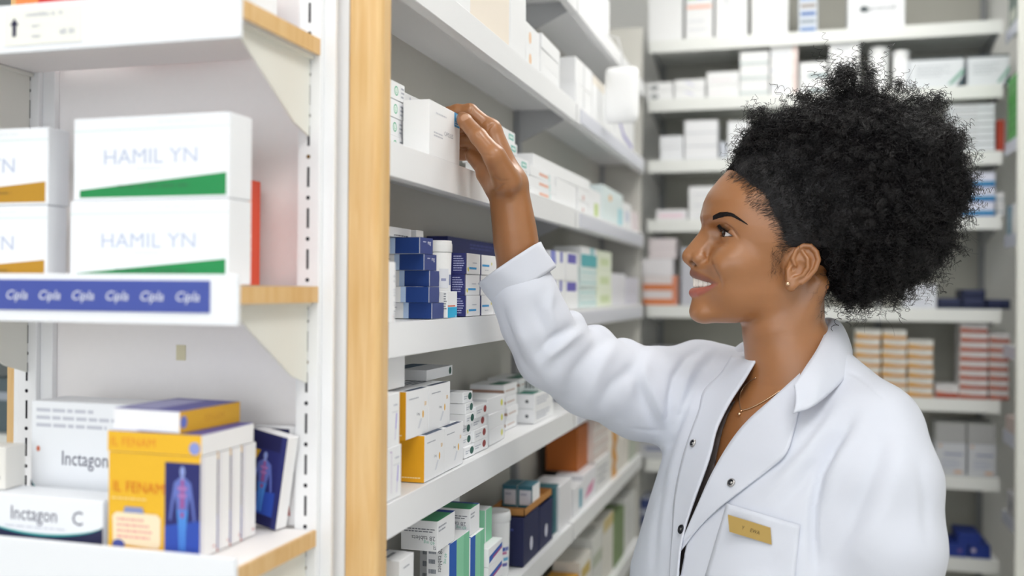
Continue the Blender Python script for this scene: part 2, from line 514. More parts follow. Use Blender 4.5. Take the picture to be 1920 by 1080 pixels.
ystack(938, 966, 'S2', 'white carton with teal print', 'tall stack just right of the raised hand', 5, .0185, .06, -.452, prints=rg, group='teal printed cartons by the hand', jit=3)
ystack(967, 991, 'S2', 'white carton with teal print', 'shorter stack just right of the raised wrist', 3, .0190, .06, -.448, prints=rg, group='teal printed cartons by the hand', jit=3)
org = [('r', 'xp', .35, .35, .7, .65, 'e9b8a4'), ('r', 'xp', .72, .1, .78, .9, 'cfe6e4')]
_, zt = ystack(993, 1041, 'S2', 'white carton with faint orange square', 'stack under the flat white lid box', 3, .0170, .07, -.446, prints=org, group='orange square cartons')
_, zt2 = ystack(1043, 1081, 'S2', 'plain white carton', 'supporting the flat lid box', 1, .0514, .07, -.446)
ystack(1003, 1104, 'S2', 'flat white box', 'lying across two stacks past the wrist', 1, .024, .07, -.447, z0=zt2 + .0004 if zt2 > zt else zt + .0004)
ystack(1083, 1103, 'S2', 'white carton with red spot', 'second bay, beside the plain white carton', 2, .026, .06, -.446, prints=[('o', 'xp', .5, .3, .008, .006, 'd8a8a2')], group='red spot cartons')
ystack(1104, 1127, 'S2', 'white carton with lime stripe', 'second bay of the shelf she reaches', 1, .062, .06, -.446, prints=[('r', 'xp', .45, .05, .75, .55, 'c5d98a')])
ystack(1128, 1168, 'S2', 'pale aqua carton with orange dot and aqua bar', 'second bay of the shelf she reaches', 1, .085, .06, -.446, base='e3eff0', prints=[('o', 'xp', .35, .72, .02, .008, 'edc08a'), ('r', 'xp', .75, .02, .97, .55, 'a9dce6')])
ystack(1169, 1183, 'S2', 'white carton with blue shading', 'end of the shelf she reaches', 1, .07, .06, -.446, prints=[('r', 'xp', .2, .3, .7, .7, 'd5dcec')])
ystack(1184, 1199, 'S2', 'small pale pink carton', 'far end of the shelf she reaches', 2, .028, .06, -.446, base='f2e6ea', group='pink far end cartons')

# --- S1, the top aisle shelf
ystack(800, 832, 'S1', 'white carton with gold band and green stripe', 'first on the top aisle shelf', 1, .105, .07, -.440, prints=[('p', 'xp', [(.05, .1), (.3, .1), (.2, .9), (0, .9)], 'f2dfa8'), ('r', 'xp', .62, 0, .72, 1, 'bfdcd3'), ('l', 'xp', .35, .3, .55, .6, 5, 'b4b8c2')])
ystack(833, 881, 'S1', 'white carton with faint slanted print', 'top aisle shelf beside the cream box', 1, .11, .07, -.440, prints=[('l', 'xp', .1, .2, .3, .5, 4, 'c8ccd4')])
ystack(882, 954, 'S1', 'cream cardboard box', 'top aisle shelf above the raised hand', 1, .12, .075, -.440, base='f3e9dc')
ystack(955, 984, 'S1', 'tall white carton with curved lid', 'top aisle shelf right of the cream box', 1, .115, .07, -.438, fl=['xp'])
ystack(985, 1012, 'S1', 'white carton with orange flame mark', 'top aisle shelf', 2, .036, .07, -.440, prints=[('o', 'xp', .3, .4, .008, .01, 'f0c9a4')], group='orange mark cartons')
ystack(1013, 1049, 'S1', 'white carton', 'top aisle shelf, stack before the shelf gap', 3, .0255, .07, -.440, group='white cartons before the gap')
ystack(1079, 1108, 'S1', 'white carton with grey seam', 'top aisle shelf, start of second bay', 2, .05, .07, -.440, prints=[('r', 'xp', .46, .05, .54, .95, 'd4d6da')], group='grey seam cartons')
ystack(1109, 1150, 'S1', 'white carton with beige lid', 'top aisle shelf behind the hanging pouch', 1, .10, .07, -.442, prints=[('r', 'xp', 0, .8, 1, 1, 'ece5da')])
ystack(1152, 1190, 'S1', 'white carton with violet ribbon print', 'top aisle shelf, far end', 1, .085, .07, -.442, prints=[('p', 'xp', [(.1, .7), (.25, .7), (.45, .4), (.9, .25), (.9, .1), (.4, .25)], '9a94c8')])
# S0 above
ystack(770, 850, 'S0', 'white carton', 'highest aisle shelf above the gold band carton', 1, .09, .08, -.445)
ystack(1090, 1140, 'S0', 'white carton', 'highest aisle shelf, second bay', 1, .10, .08, -.445)
# white pouch hanging across the end of the highest shelf, facing down the aisle
def pouch():
    Yp = 2.20; mb = MB()
    xa, xb = -.4265, x_at(1198, Yp, H(.43))
    zc, hh, hw, xc = H(.436), .0630, (xb - xa) / 2, (xa + xb) / 2
    ring = []
    for a in np.linspace(0, 2 * math.pi, 41)[:-1]:
        c, s = math.cos(a), math.sin(a); e = .28
        ring.append((math.copysign(abs(c) ** e, c) * hw, math.copysign(abs(s) ** e, s) * hh))
    V, Fs = [], []; m = len(ring)
    for sgn in (1, -1):
        for k, sc in enumerate((1, .985, .93, .75, .4, 0.0)):
            th = (.0015, .004, .007, .010, .012, .0125)[k] * sgn
            for (u, v) in ring: V.append((xc + u * sc, Yp + th, zc + v * sc))
    for sidx in range(2):
        for k in range(5):
            for i in range(m):
                a = sidx * 6 * m + k * m
                Fs.append((a + i, a + (i + 1) % m, a + m + (i + 1) % m, a + m + i))
    for i in range(m): Fs.append((i, (i + 1) % m, 6 * m + (i + 1) % m, 6 * m + i))
    mb.add(V, Fs, mat('f6f7f8', .3, .5, name='pouch_film'), True)
    o = mb.build('hanging_pouch')
    tag(o, 'large white rounded pouch hanging from the highest aisle shelf', 'pouch')
    mb = MB(); mb.tube([(xc, Yp, zc + hh - .004), (xc, Yp, zc + hh + .03), (xc - .01, Yp, H(.585) - .02), (-.4262, Yp, H(.585) - .012)], .0015, mat('d9dadc', .3, .6))
    mb.build('hook', o)
pouch()

# --- S3, the shelf with the navy boxes
def navy(px_edge, px_mid, i):
    pass
bx = [(740, 810.5, 832), (738, 806, 823.5), (738, 808, 823), (736, 801, 803.5), (733, 794, 797)]
yl = []
z = SZ['S3']
hN = .0196
for i, (pa, pb, pc) in enumerate(bx):
    zz = H(-.038) + .0011 + i * (hN + .0004)
    xf = -.4375 - i * .0012
    yf = y_at(pb, xf, zz); y2 = y_at(pc, xf, zz) if i < 3 else yf + .034
    # the box end turned to the aisle shows only on the lower three
    dy = max(.030, y2 - yf)
    pr = [('r', 'ym', .69 - .03 * (i > 1), 0, .995, 1, '1f3f83'), ('r', 'ym', .62 - .03 * (i > 1), 0, .69 - .03 * (i > 1), 1, 'b9cfee'), ('l', 'ym', .36, .12, .56, .9, 6, '8b909c'),
          ('r', 'xp', 0, 0, 1, 1, '435089'), ('t', 'xp', 'mg', .72, .74, .0072, 'f0f2fa'), ('l', 'xp', .25, .68, .58, .82, 1, 'd0d4ea'), ('r', 'topx', 0, .0, 1, .4, '243f7e')]
    D = (.104, dy, hN)
    rz = (0, 1.0, 2.0, 5.5, 6.5)[i]
    cx = xf - .0625
    o = carton('medicine_carton', (.100, dy, hN), (xf - .0505, yf + dy / 2, zz), f'navy and white carton, {ORD[i] if i < 4 else "topmost"} of the five-high navy stack', 'box', 'navy and white cartons', prints=pr, rz=-rz)
    if i < 3: flap(o, (.100, dy, hN), 'xp', '435089', .001)
znt = H(-.038) + .0011 + 5 * (hN + .0004)
ystack(706, 772, 'S3', 'flat white carton', 'lying on top of the navy stack', 1, .0115, .05, -.474, z0=znt + .0004, prints=[('l', 'xp', .5, .02, .98, .3, 1, '555a66')])
ystack(648, 741, 'S3', 'upright white carton with grey print', 'between the beech post and the navy stack', 1, .0665, .028, -.4345, prints=[('l', 'xp', .80, .64, .97, .8, 2, 'b7bbc5'), ('l', 'xp', .80, .42, .99, .56, 3, 'b7bbc5'), ('l', 'xp', .80, .26, .95, .35, 2, 'b7bbc5'), ('l', 'xp', .80, .06, .99, .2, 3, 'a9adb8'), ('r', 'xp', .735, 0, .755, .12, 'c08a78')], jit=0)
# white tub with a lid
def tub(cx, cy, z, r, h, label, cat='tub', body='f4f5f6', lid='f6f7f8', prints=None, name='pill_tub'):
    mb = MB()
    mb.lathe([(0, 0), (r * .88, 0), (r * .92, .003), (r, h * .84), (r * .985, h * .845), (0, h * .845)], mat(body, .35, .45, name='plastic_' + body), 40)
    if prints:
        for (a0, a1, v0, v1, c) in prints:
            n = 10; V = []
            for k in range(n + 1):
                a = math.radians(a0 + (a1 - a0) * k / n)
                for v in (v0, v1):
                    rr = (r * .92 + (r - r * .92) * (v * .84 / .84)) + .0003
                    V.append((rr * math.cos(a), rr * math.sin(a), v * h * .84))
            mb.add(V, [(2 * k, 2 * k + 2, 2 * k + 3, 2 * k + 1) for k in range(n)], mat(c, .4, .4, name='ink_' + c), True)
    o = mb.build(name, loc=(cx, cy, z))
    tag(o, label, cat)
    mb = MB()
    mb.lathe([(r * .9, h * .846), (r * 1.03, h * .846), (r * 1.06, h * .86), (r * 1.06, h * .93), (r * 1.05, h * .955), (r * 1.01, h * .97), (r * 1.0, h), (r * .93, h), (r * .90, h * .985), (0, h * .985)], mat(lid, .35, .45, name='plastic_' + lid), 40)
    mb.build('lid', o)
    return o
Zt = SZ['S3']
tub(x_at(823, 1.252, H(0)), 1.252, Zt, .0165, .1015, 'white lidded plastic tub beside the navy stack', prints=[(-70, -20, .45, .75, 'e4e7ef'), (-60, -35, .56, .60, '9aa0c4'), (-30, -10, .25, .4, 'dbe7f3'), (-15, 5, .5, .66, '8a93b8')])
carton('medicine_carton', (.028, .025, .113), (-.491, 1.211, Zt), 'upright white carton rising behind the top of the navy stack', prints=[('l', 'xp', .2, .7, .8, .9, 2, 'c9ccd6')])
ystack(838, 857, 'S3', 'slim white carton with orange line and cyan base', 'beside the navy stack', 1, .034, .0125, -.4365,
       prints=[('r', 'xp', .05, 0, .98, .40, '2fb0dc'), ('r', 'xp', .05, .42, .8, .47, 'dd6a48'), ('l', 'ym', .62, .3, .95, .95, 7, '6f7480'), ('r', 'xp', .8, .03, .95, .06, 'dff2fa')], jit=0)
lab = [('r', 'ym', 0, 0, 1, 1, '2f3473'), ('l', 'ym', .70, .12, .97, .9, 7, 'b9bde0'), ('r', 'xp', 0, 0, .04, 1, '2f3473'), ('r', 'xp', .22, .24, .72, .34, '3aa0dc'), ('o', 'xp', .16, .2, .0022, .0022, 'e7dc6a'), ('l', 'xp', .45, .5, .75, .6, 1, 'b6bac6'), ('r', 'xp', .1, .18, .18, .32, 'e7dc6a')]
lab2 = lab[:3] + [('r', 'xp', .1, .42, .62, .52, '3aa0dc'), ('o', 'xp', .8, .58, .0022, .0022, 'e7dc6a'), ('l', 'xp', .3, .2, .7, .28, 1, 'b6bac6')]
ystack(871.5, 899, 'S3', 'white-fronted carton with navy side and blue bar', 'near column by the tub', 3, .0285, .06, -.4375, prints=lab, group='navy sided cartons', jit=.8)
ystack(899.6, 925, 'S3', 'white-fronted carton with navy side and blue bar', 'far column by the cuff', 3, .0285, .06, -.4375, prints=lab2, group='navy sided cartons', jit=.8)
ystack(926, 953, 'S3', 'white carton with lime mark', 'behind the cuff, last navy-sided column', 3, .0285, .06, -.4375, prints=[('o', 'xp', .5, .3, .003, .003, 'dfe07a')], group='navy sided cartons', jit=.8)
yb0 = y_at(846, -.512, H(.05)); yb1 = y_at(985, -.512, H(.05))
carton('display_box', (.035, yb1 - yb0, .118), (-.535, (yb0 + yb1) / 2, SZ['S3']), 'large navy box standing behind the navy-sided cartons', base='2d3470', prints=[('l', 'xp', .25, .86, .6, .95, 2, '4f57a0'), ('l', 'xp', .1, .72, .8, .8, 2, '454d92')])
pur = [('p', 'xp', [(0, .6), (.35, .55), (.3, 1), (0, 1)], '8d94da'), ('r', 'xp', .62, .62, .8, 1, '7c7fc6')]
ystack(1033, 1059, 'S3', 'white carton with violet corner', 'upper, just right of the cuff', 2, .0555, .06, -.446, prints=pur, group='violet corner cartons')
ystack(1060, 1083, 'S3', 'white carton with violet square', 'stack right of the cuff', 2, .056, .06, -.446, prints=[('r', 'xp', .1, .62, .85, .95, '6a64b8')], group='violet square cartons')
ystack(1088, 1118, 'S3', 'pale aqua carton with fine stripes', 'under the teal carton', 4, .0215, .06, -.446, base='dcebea', prints=[('r', 'xp', 0, .4, 1, .55, 'b5d9da')], group='aqua striped cartons')
ystack(1090, 1119, 'S3', 'teal and white carton', 'on the aqua striped stack, second bay', 1, .042, .06, -.446, z0=SZ['S3'] + .0885, prints=[('r', 'xp', 0, 0, 1, .62, '5fb3bb'), ('r', 'xp', .55, .62, .8, 1, '9fd0d6')])
ystack(1121, 1146, 'S3', 'pale lime carton', 'second bay, tall stack beside the aqua stripes', 3, .043, .06, -.446, base='eaf1dd', prints=[('r', 'xp', .2, .2, .8, .6, 'd2e0b4')], group='pale lime cartons')
ystack(1148, 1172, 'S3', 'grey white carton', 'second bay, past the lime stack', 2, .04, .06, -.446, base='e4e4ea', group='grey white cartons')
ystack(1174, 1197, 'S3', 'grey lilac carton', 'far end of the navy box shelf', 2, .036, .06, -.446, base='d9d8e4', group='grey lilac cartons')

# --- S4, orange-sided cartons
vio = [('p', 'xp', [(.72, .28), (.77, .26), (.83, .6), (.78, .62)], '9a86dd'), ('p', 'xp', [(.68, .1), (.73, .1), (.78, .3), (.73, .32)], 'd8d4e8'), ('l', 'xp', .6, .74, .9, .8, 1, 'b9bcc8'), ('l', 'xp', .5, .62, .9, .66, 1, 'd4d6de')]
vio2 = vio + [('r', 'xp', .37, .12, .385, .92, 'b08fc6'), ('r', 'xp', .28, .90, .385, .92, 'b08fc6')]
_, zt = ystack(640, 752, 'S4', 'white carton with violet capsule print', 'lower, against the beech post', 1, .0585, .085, -.4345, prints=vio2, group='violet capsule cartons', fl=None, jit=0)
_, zt = ystack(640, 749, 'S4', 'white carton with violet capsule print', 'upper, against the beech post', 1, .0585, .085, -.4365, z0=zt, prints=vio, group='violet capsule cartons', jit=0)
ystack(640, 759, 'S4', 'plain white carton', 'on top of the violet capsule cartons', 1, .058, .05, -.4525, z0=zt + .0004, jit=0, fl=['xp'])
gold = [('r', 'ym', 0, 0, 1, 1, 'eaa81d'), ('l', 'ym', .5, .07, .95, .12, 1, 'f7e3b0'),
        ('o', 'xp', .74, .44, .0022, .0046, 'f0b430'), ('p', 'xp', [(.5, .16), (.58, .16), (.70, .35), (.63, .37)], 'dfe2e8'),
        ('t', 'xp', '50', .84, .66, .0068, 'edb94a'), ('t', 'xp', '5 mg', .52, .48, .0045, '6a6e78'), ('l', 'xp', .12, .80, .62, .85, 1, 'a4a8b2'),
        ('p', 'topx', [(.1, .0), (.9, .0), (.9, .12), (.1, .12)], '46536b'), ('l', 'topx', .12, .4, .8, .8, 3, '7d8794')]
gold2 = gold[2:]
def pair(pa, pm, pb, z0, tag_, xf):
    o1, zt = ystack(pa, pm, 'S4', 'white carton with orange side and gold capsule', f'{tag_}, by the violet cartons', 1, .0565, .058, xf, z0=z0, prints=gold, group='gold capsule cartons', jit=.6, fl=None)
    o2, _ = ystack(pm + .4, pb, 'S4', 'white carton with gold capsule print', f'{tag_}, by the green ovals', 1, .0565, .058, xf, z0=z0, prints=gold2, group='gold capsule cartons', jit=.6)
    return zt
zt = pair(793.5, 832.5, 868, None, 'lower row', -.4365)
zt = pair(762, 804, 844, zt, 'upper row', -.442)
ystack(800, 850, 'S4', 'flat white carton with dark green end', 'on the far gold capsule carton', 1, .014, .06, -.468, z0=zt + .0004, prints=[('r', 'topx', 0, .6, 1, 1, '3a5a78'), ('o', 'xp', .9, .5, .005, .005, '1f4f47')])
def oval(c): return [('o', 'xp', .72, .55, .0075, .0052, c), ('l', 'xp', .1, .3, .5, .7, 2, 'b7bbc5'), ('l', 'topx', .1, .2, .9, .6, 2, 'c7cad2')]
ystack(869, 886, 'S4', 'flat white carton with dark green oval', 'stack past the gold capsule cartons', 6, .0148, .075, -.447, prints=oval('1f5a4f'), group='green oval cartons', jit=2.5)
ystack(887, 913, 'S4', 'flat white carton with brick red oval', 'stack past the green ovals', 4, .0165, .075, -.446, prints=oval('9c4040'), group='red oval cartons', jit=2)
ystack(914, 945, 'S4', 'white carton with yellow dot', 'stack past the red ovals', 3, .023, .075, -.449, prints=[('o', 'xp', .82, .5, .005, .005, 'd9d83a'), ('r', 'topx', 0, .75, 1, 1, 'b0b6cc')], group='yellow dot cartons', jit=2)
gt = [('r', 'topx', 0, .05, 1, 1, '2f7463'), ('o', 'ym', .8, .5, .003, .003, '555a60'), ('l', 'xp', .1, .2, .9, .8, 3, 'b3b8c6')]
o_, zt = ystack(1002, 1037, 'S4', 'white carton with dark green top', 'stack near the shelf joint under the sleeve', 2, .0255, .07, -.446, prints=gt, group='green topped cartons', jit=0)
bc = [('r', 'ym', .55 + .045 * k, .25, .55 + .045 * k + w, .9, '3c4044') for k, w in enumerate((.02, .03, .012, .03, .018, .03, .015, .025))] + [('l', 'xp', .1, .2, .9, .8, 2, 'b3b8c6'), ('r', 'topx', .4, .0, 1, 1, '2f7463')]
ystack(1010, 1040, 'S4', 'white carton with barcode side', 'on the green-topped cartons near the joint', 1, .020, .08, -.452, z0=zt, prints=bc)
st = [('r', 'ym', 0, .3, 1, .55, 'a98472'), ('r', 'topx', .1, .1, .9, .5, '3d7a66'), ('r', 'xp', .1, .38, .8, .5, 'c8b0a4')]
ystack(947, 970, 'S4', 'white carton with brown and green stripe', 'row behind the yellow dots', 4, .0185, .06, -.470, prints=st, group='brown striped cartons', jit=2)
ystack(972, 1000, 'S4', 'white carton with brown and green stripe', 'row behind the green tops', 4, .0185, .06, -.480, prints=st, group='brown striped cartons', jit=2)
ystack(1046, 1066, 'S4', 'grey carton with printed face', 'in shade below the sleeve', 1, .095, .05, -.49, base='8d94a6', prints=[('l', 'xp', .1, .2, .9, .8, 5, '6d7488')])

# --- S5
z5 = SZ['S5']
plus = [('t', 'ym', 'PLUS', .76, .83, .0082, '8e2436', 0, .95), ('l', 'ym', .45, .755, .98, .785, 1, '6a6e78'), ('l', 'ym', .55, .945, .72, .96, 1, '8a8f9a'), ('t', 'xp', '5 mg PLUS', .5, .80, .0062, '8e2436', 8, .72), ('l', 'xp', .15, .73, .85, .75, 1, '9a9fa9'), ('l', 'xp', .25, .92, .8, .94, 1, '8a8f9a'),
        ('p', 'topx', [(0, .12), (1, .12), (1, .5), (0, .5)], 'f1f2f5'), ('r', 'topx', 0, .42, 1, 1, '2a64a8'), ('l', 'topx', .2, .2, .8, .34, 1, '6a6e78')]
ystack(747, 774, 'S5', 'white carton with dark red lettering and blue top', 'lowest shelf near the beech post', 1, .151, .075, -.4355, z0=z5 + .0001, prints=plus, jit=0)
t28 = [('t', 'ym', '28 tablets', .62, .42, .0078, '5c6068', 180), ('t', 'ym', '40 mg', .78, .28, .0062, '8fc7b4', 180), ('l', 'ym', .08, .6, .95, .76, 2, '7a7e88'), ('t', 'ym', 'SJ', .93, .12, .006, '5c6068', 180), ('l', 'xp', .05, .6, .6, .85, 2, 'a4a8b2'),
       ('r', 'topx', 0, .0, 1, .78, '4fa877'), ('r', 'topx', .80, 0, 1, 1, '2b4a9a'), ('r', 'topx', 0, .78, 1, .80, 'e8eaee')]
t28b = [('r', 'xp', .18, 0, .45, 1, '2a5fb4'), ('r', 'xp', .45, 0, .72, 1, '8fd3ad'), ('r', 'xp', .72, 0, .98, 1, '7fc7a0'), ('t', 'ym', '28 tablets', .72, .5, .008, '5c6068', 90), ('t', 'ym', '40 mg', .86, .62, .0055, '8fc7b4', 90), ('l', 'ym', .1, .08, .6, .95, 7, '8a8f99'), ('r', 'topx', .18, 0, .3, .2, '2a5fb4')]
t28b = [('r', 'xp', .02, 0, .36, 1, '2a5fb4'), ('r', 'xp', .36, 0, .70, 1, '8fd3ad'), ('r', 'xp', .70, 0, .985, 1, '7fc7a0'), ('t', 'ym', '28 tablets', .62, .84, .0082, '5c6068', -90), ('t', 'ym', '40 mg', .86, .86, .0055, '8fc7b4', -90), ('l', 'ym', .1, .05, .5, .97, 9, '8a8f99'), ('r', 'topx', .02, 0, .1, .9, '2a5fb4')]
ystack(840, 879, 'S5', 'white carton with blue and green front bands', 'nearer the post, upright', 1, .127, .031, -.4385, prints=t28b, group='blue and green band cartons', jit=0)
ystack(880, 907, 'S5', 'white carton with blue and green front bands', 'nearer the tub, upright', 1, .115, .045, -.4385, prints=t28b, group='blue and green band cartons', jit=0)
ystack(842, 877, 'S5', 'white carton printed with tablet text', 'upright behind the blue and green bands', 1, .127, .045, -.4715, prints=[('t', 'ym', '28 tablets', .5, .84, .008, '5c6068', -90), ('l', 'ym', .1, .1, .4, .9, 6, '9a9fa9'), ('r', 'ym', .7, .5, .85, .9, 'a8d8c4')], jit=0)
zz = z5 + .1278
t28[0] = ('t', 'ym', '28 tablets', .62, .42, .0082, '5c6068', 180)
ystack(820, 853, 'S5', 'white carton with green and blue top', 'lying on the banded pair, near one', 1, .0385, .050, -.4395, z0=zz, prints=t28, group='green and blue topped cartons', jit=0)
ystack(881, 899, 'S5', 'white carton with green and blue top', 'lying on the banded pair, far one', 1, .037, .058, -.4425, z0=z5 + .1158, prints=t28, group='green and blue topped cartons', jit=0)
ystack(832, 862, 'S5', 'white carton with dense small print', 'lying behind the near green and blue top', 1, .031, .05, -.4915, z0=zz, prints=[('l', 'ym', .05, .05, .98, .95, 6, '5a5e68'), ('r', 'topx', 0, 0, 1, .7, '4fa877')], jit=0)
ystack(908, 921, 'S5', 'tall green and white carton', 'beside the banded pair', 1, .131, .03, -.450, prints=[('r', 'xp', .1, 0, 1, 1, '8fd3ad'), ('r', 'ym', .5, 0, 1, 1, '8fd3ad')], jit=0)
yy = y_at(931, -.470, H(-.40))
tub(-.470, yy, z5, .0215, .104, 'white lidded tub with blue and pink label on the lowest shelf', prints=[(-70, 10, .15, .62, 'f6f7fb'), (-60, -5, .48, .55, '3a56b0'), (-55, -20, .42, .47, 'c06a9a'), (-62, -45, .56, .64, '2aa0a4'), (-40, -8, .30, .36, '5ab0da'), (-55, -15, .2, .26, '4a48a8')])
ystack(915, 942, 'S5', 'small white carton with blue and magenta swoosh', 'in front of the lidded tub', 3, .0275, .016, -.4335, prints=[('p', 'xp', [(.05, .2), (.95, .55), (.95, .8), (.05, .55)], '3a66b8'), ('p', 'xp', [(.3, .3), (.95, .5), (.95, .6), (.3, .42)], 'b04a90')], group='swoosh cartons', jit=0)
navyb = [('l', 'ym', .3, .7, .8, .8, 1, '4a56a0'), ('o', 'ym', .25, .15, .008, .006, 'c8cce6'), ('o', 'xp', .5, .35, .010, .012, 'd6d8e8')]
ystack(981, 1010, 'S5', 'dark navy carton with pale emblem', 'near one of the pair past the tub', 1, .081, .052, -.4395, base='20264f', prints=navyb, group='dark navy cartons', jit=0)
ystack(1011, 1036, 'S5', 'dark navy carton with pale emblem', 'far one of the pair past the tub', 1, .076, .052, -.4395, base='20264f', prints=navyb, group='dark navy cartons', jit=0)
ystack(1037, 1047, 'S5', 'dark teal carton', 'beside the dark navy pair', 1, .088, .06, -.445, base='2f6670', jit=0)
o_, zt = ystack(1048, 1072, 'S5', 'pale grey white carton', 'lowest shelf at the joint between bays', 1, .085, .06, -.440, base='e6e6ea', jit=0)
# a shallow tan tray on the navy pair
ya, yb = y_at(984, -.44, H(-.37)), y_at(1035, -.44, H(-.37))
mb = MB(); TAN = mat('b9854e', .7, .2, .1, 200, name='tan_card')
x0, x1, zz = -.500, -.4405, z5 + .0815
mb.box(x0, x1, ya, yb, zz, zz + .0015, TAN)
for b in ((x0, x1, ya, ya + .0015), (x0, x1, yb - .0015, yb), (x0, x0 + .0015, ya, yb), (x1 - .0015, x1, ya, yb)): mb.box(*b, zz, zz + .012, TAN)
tag(mb.build('cardboard_tray'), 'shallow tan cardboard tray on the dark navy pair', 'tray')
tf = [('r', 'ym', 0, 0, 1, 1, '3c6f80'), ('r', 'ym', .12, .12, .92, .8, 'd5d8e2'), ('l', 'ym', .2, .5, .8, .7, 1, '9aa0b8'), ('r', 'topx', 0, 0, 1, 1, '4d7f90')]
for i, (xx, wt) in enumerate(((-.4562, 'near'), (-.4838, 'inner'))):
    carton('medicine_carton', (.0265, .05, .038), (xx, (ya + yb) / 2 - .01, zz + .0019), f'teal framed white carton, {wt} one of two in the tan tray', 'box', 'teal framed cartons', prints=tf)
# second bay of the lowest shelf
y2 = [('r', 'xp', 0, .1, 1, .22, 'c9b9b4'), ('r', 'xp', 0, .45, 1, .57, 'd2b4ac')]
ystack(1074, 1092, 'S5', 'white carton with teal bar', 'second bay of the lowest shelf', 1, .056, .06, -.442, base='e9eaee', prints=[('r', 'xp', .6, .1, .9, .8, '68a8bb')])
ystack(1093, 1118, 'S5', 'white carton with pink splash', 'second bay of the lowest shelf', 1, .066, .06, -.442, base='e9e9ee', prints=[('p', 'xp', [(.1, .2), (.7, .25), (.9, .6), (.4, .5)], 'dd8fb4')])
ystack(1119, 1143, 'S5', 'off-white carton with pale lettering', 'second bay before the amber ribbon cartons', 1, .07, .06, -.442, base='e6e6e6', prints=[('l', 'xp', .1, .2, .9, .8, 3, 'b0b2b8')])
amb = [('p', 'xp', [(.2, 0), (.62, 0), (.5, .5), (.7, 1), (.3, 1), (.15, .5)], 'd99a3a')]
ystack(1144, 1163, 'S5', 'white carton with amber ribbon', 'second bay, far part of the lowest shelf', 3, .045, .06, -.442, base='e8e3da', prints=amb, group='amber ribbon cartons')
ystack(1164, 1178, 'S5', 'cream carton', 'second bay, after the amber ribbons', 2, .04, .06, -.442, base='e9e4dc', group='cream far cartons')
ystack(1179, 1192, 'S5', 'grey green carton', 'far end of the lowest shelf', 2, .032, .06, -.442, base='bfc6b8', group='grey green far cartons')
# in the shade behind: brown box and striped cartons on top of the row
def behind(px0, px1, z0, h, base, what, where, prints=(), xf=-.508, d=.04, n=1, group=None):
    return ystack(px0, px1, 'S5', what, where, n, h, d, xf, base, prints, group, z0=z0)
ystack(1083, 1112, 'S5', 'rust brown box', 'on the pink splash carton', 1, .095, .07, -.462, 'b5652a', z0=z5 + .0668)
ystack(1114, 1141, 'S5', 'white carton with dull pink stripe', 'on the pale lettering carton', 4, .024, .06, -.448, 'e2dcd8', y2, 'dull pink striped cartons', z0=z5 + .0706)
behind(1135, 1165, z5, .05, 'e0dcd4', 'pale carton', 'stack behind the amber ribbons', [('r', 'xp', .7, 0, 1, 1, 'd6a650')], n=3, group='pale cartons behind amber')
# --- S6 and S7, mostly out of frame
z6 = SZ['S6']
for i, (a, b, h, c, w, pr) in enumerate((
        (1062, 1085, .10, 'd9a23c', 'amber carton below the lowest shelf, nearest the joint', [('r', 'xp', .1, .2, .9, .5, 'f0e6cc')]),
        (1087, 1108, .12, 'e9e6df', 'off-white bottle-shaped carton below the lowest shelf', [('r', 'xp', .1, .65, .9, .85, 'cdb56a')]),
        (1110, 1128, .14, 'dedfdb', 'grey white carton below the lowest shelf beside the bottles', [('r', 'xp', 0, .5, 1, .7, 'b8bfae')]),
        (1130, 1150, .15, 'e4e2da', 'cream carton below the lowest shelf with yellow cap band', [('r', 'xp', 0, .8, 1, 1, 'd2c088')]),
        (1152, 1170, .13, '7f9468', 'moss green carton below the lowest shelf', []),
        (1172, 1190, .14, 'dfe0de', 'pale carton below the lowest shelf, far end', []))):
    ystack(a, b, 'S6', w.split(' below')[0], 'below' + w.split(' below')[1], 1, h, .06, -.446, base=c, prints=pr)
# ------------------------------------------------------------------ goods on the end-cap shelves
CZ = {k: H(v) + .0013 for k, v in CAPZ.items()}
def ham(wedge, dark):
    return [('p', 'ym', [(.045, .035), (.985, .035), (.985, .30), (.045, .125)], wedge), ('r', 'ym', 0, .835, 1, .85, 'd7e6e3'),
            ('t', 'ym', "HAMIL YN", .5, .52, .0205, 'bfc8de', 0, 1.15), ('l', 'ym', .42, .34, .62, .40, 1, 'e2e5ef'),
            ('l', 'ym', .55, .90, .9, .94, 1, 'e3e8ea'), ('l', 'ym', .3, .12, .85, .2, 1, dark)]
def ybox(px0, px1, Y, pxr, z, h, label, prints, name='medicine_box', base='f0f3f8', rz=0, group=None, bev=.0012, back=None):
    xa, xb = x_at(px0, Y, z + h / 2), x_at(px1, Y, z + h / 2)
    d = (back if back else y_at(pxr, xb, z + h) - Y)
    return carton(name, (xb - xa, d, h), ((xa + xb) / 2, Y + d / 2, z), label, 'box', group, base, prints, rz, bev)
g_ = 'green wedge boxes'
ybox(131, 428, .818, 472, CZ['mid'], .0805, 'white box with green wedge, lower of two on the middle end-cap shelf', ham('1f8a4c', '2c7a4a'), group=g_)
ybox(137, 431, .819, 474, CZ['mid'] + .0811, .0805, 'white box with green wedge, upper of two on the middle end-cap shelf', ham('1f8a4c', '2c7a4a'), group=g_, rz=-.6)
g_ = 'ochre wedge boxes'
ybox(-190, 88, .822, 126, CZ['mid'], .0775, 'white box with ochre wedge, lower of two left of the green wedge boxes', ham('b98a25', '9a7526'), group=g_)
ybox(-188, 90, .822, 131, CZ['mid'] + .0781, .0775, 'white box with ochre wedge, upper of two left of the green wedge boxes', ham('b98a25', '9a7526'), group=g_)
xr = x_at(488, .951, H(.05))
carton('medicine_box', (.030, .058, .111), (xr - .015, .922, CZ['mid']), 'thin red-orange box standing behind the green wedge boxes', base='e1573c', bev=.001, prints=[('l', 'xp', .3, .05, .7, .95, 14, 'f0a890')])
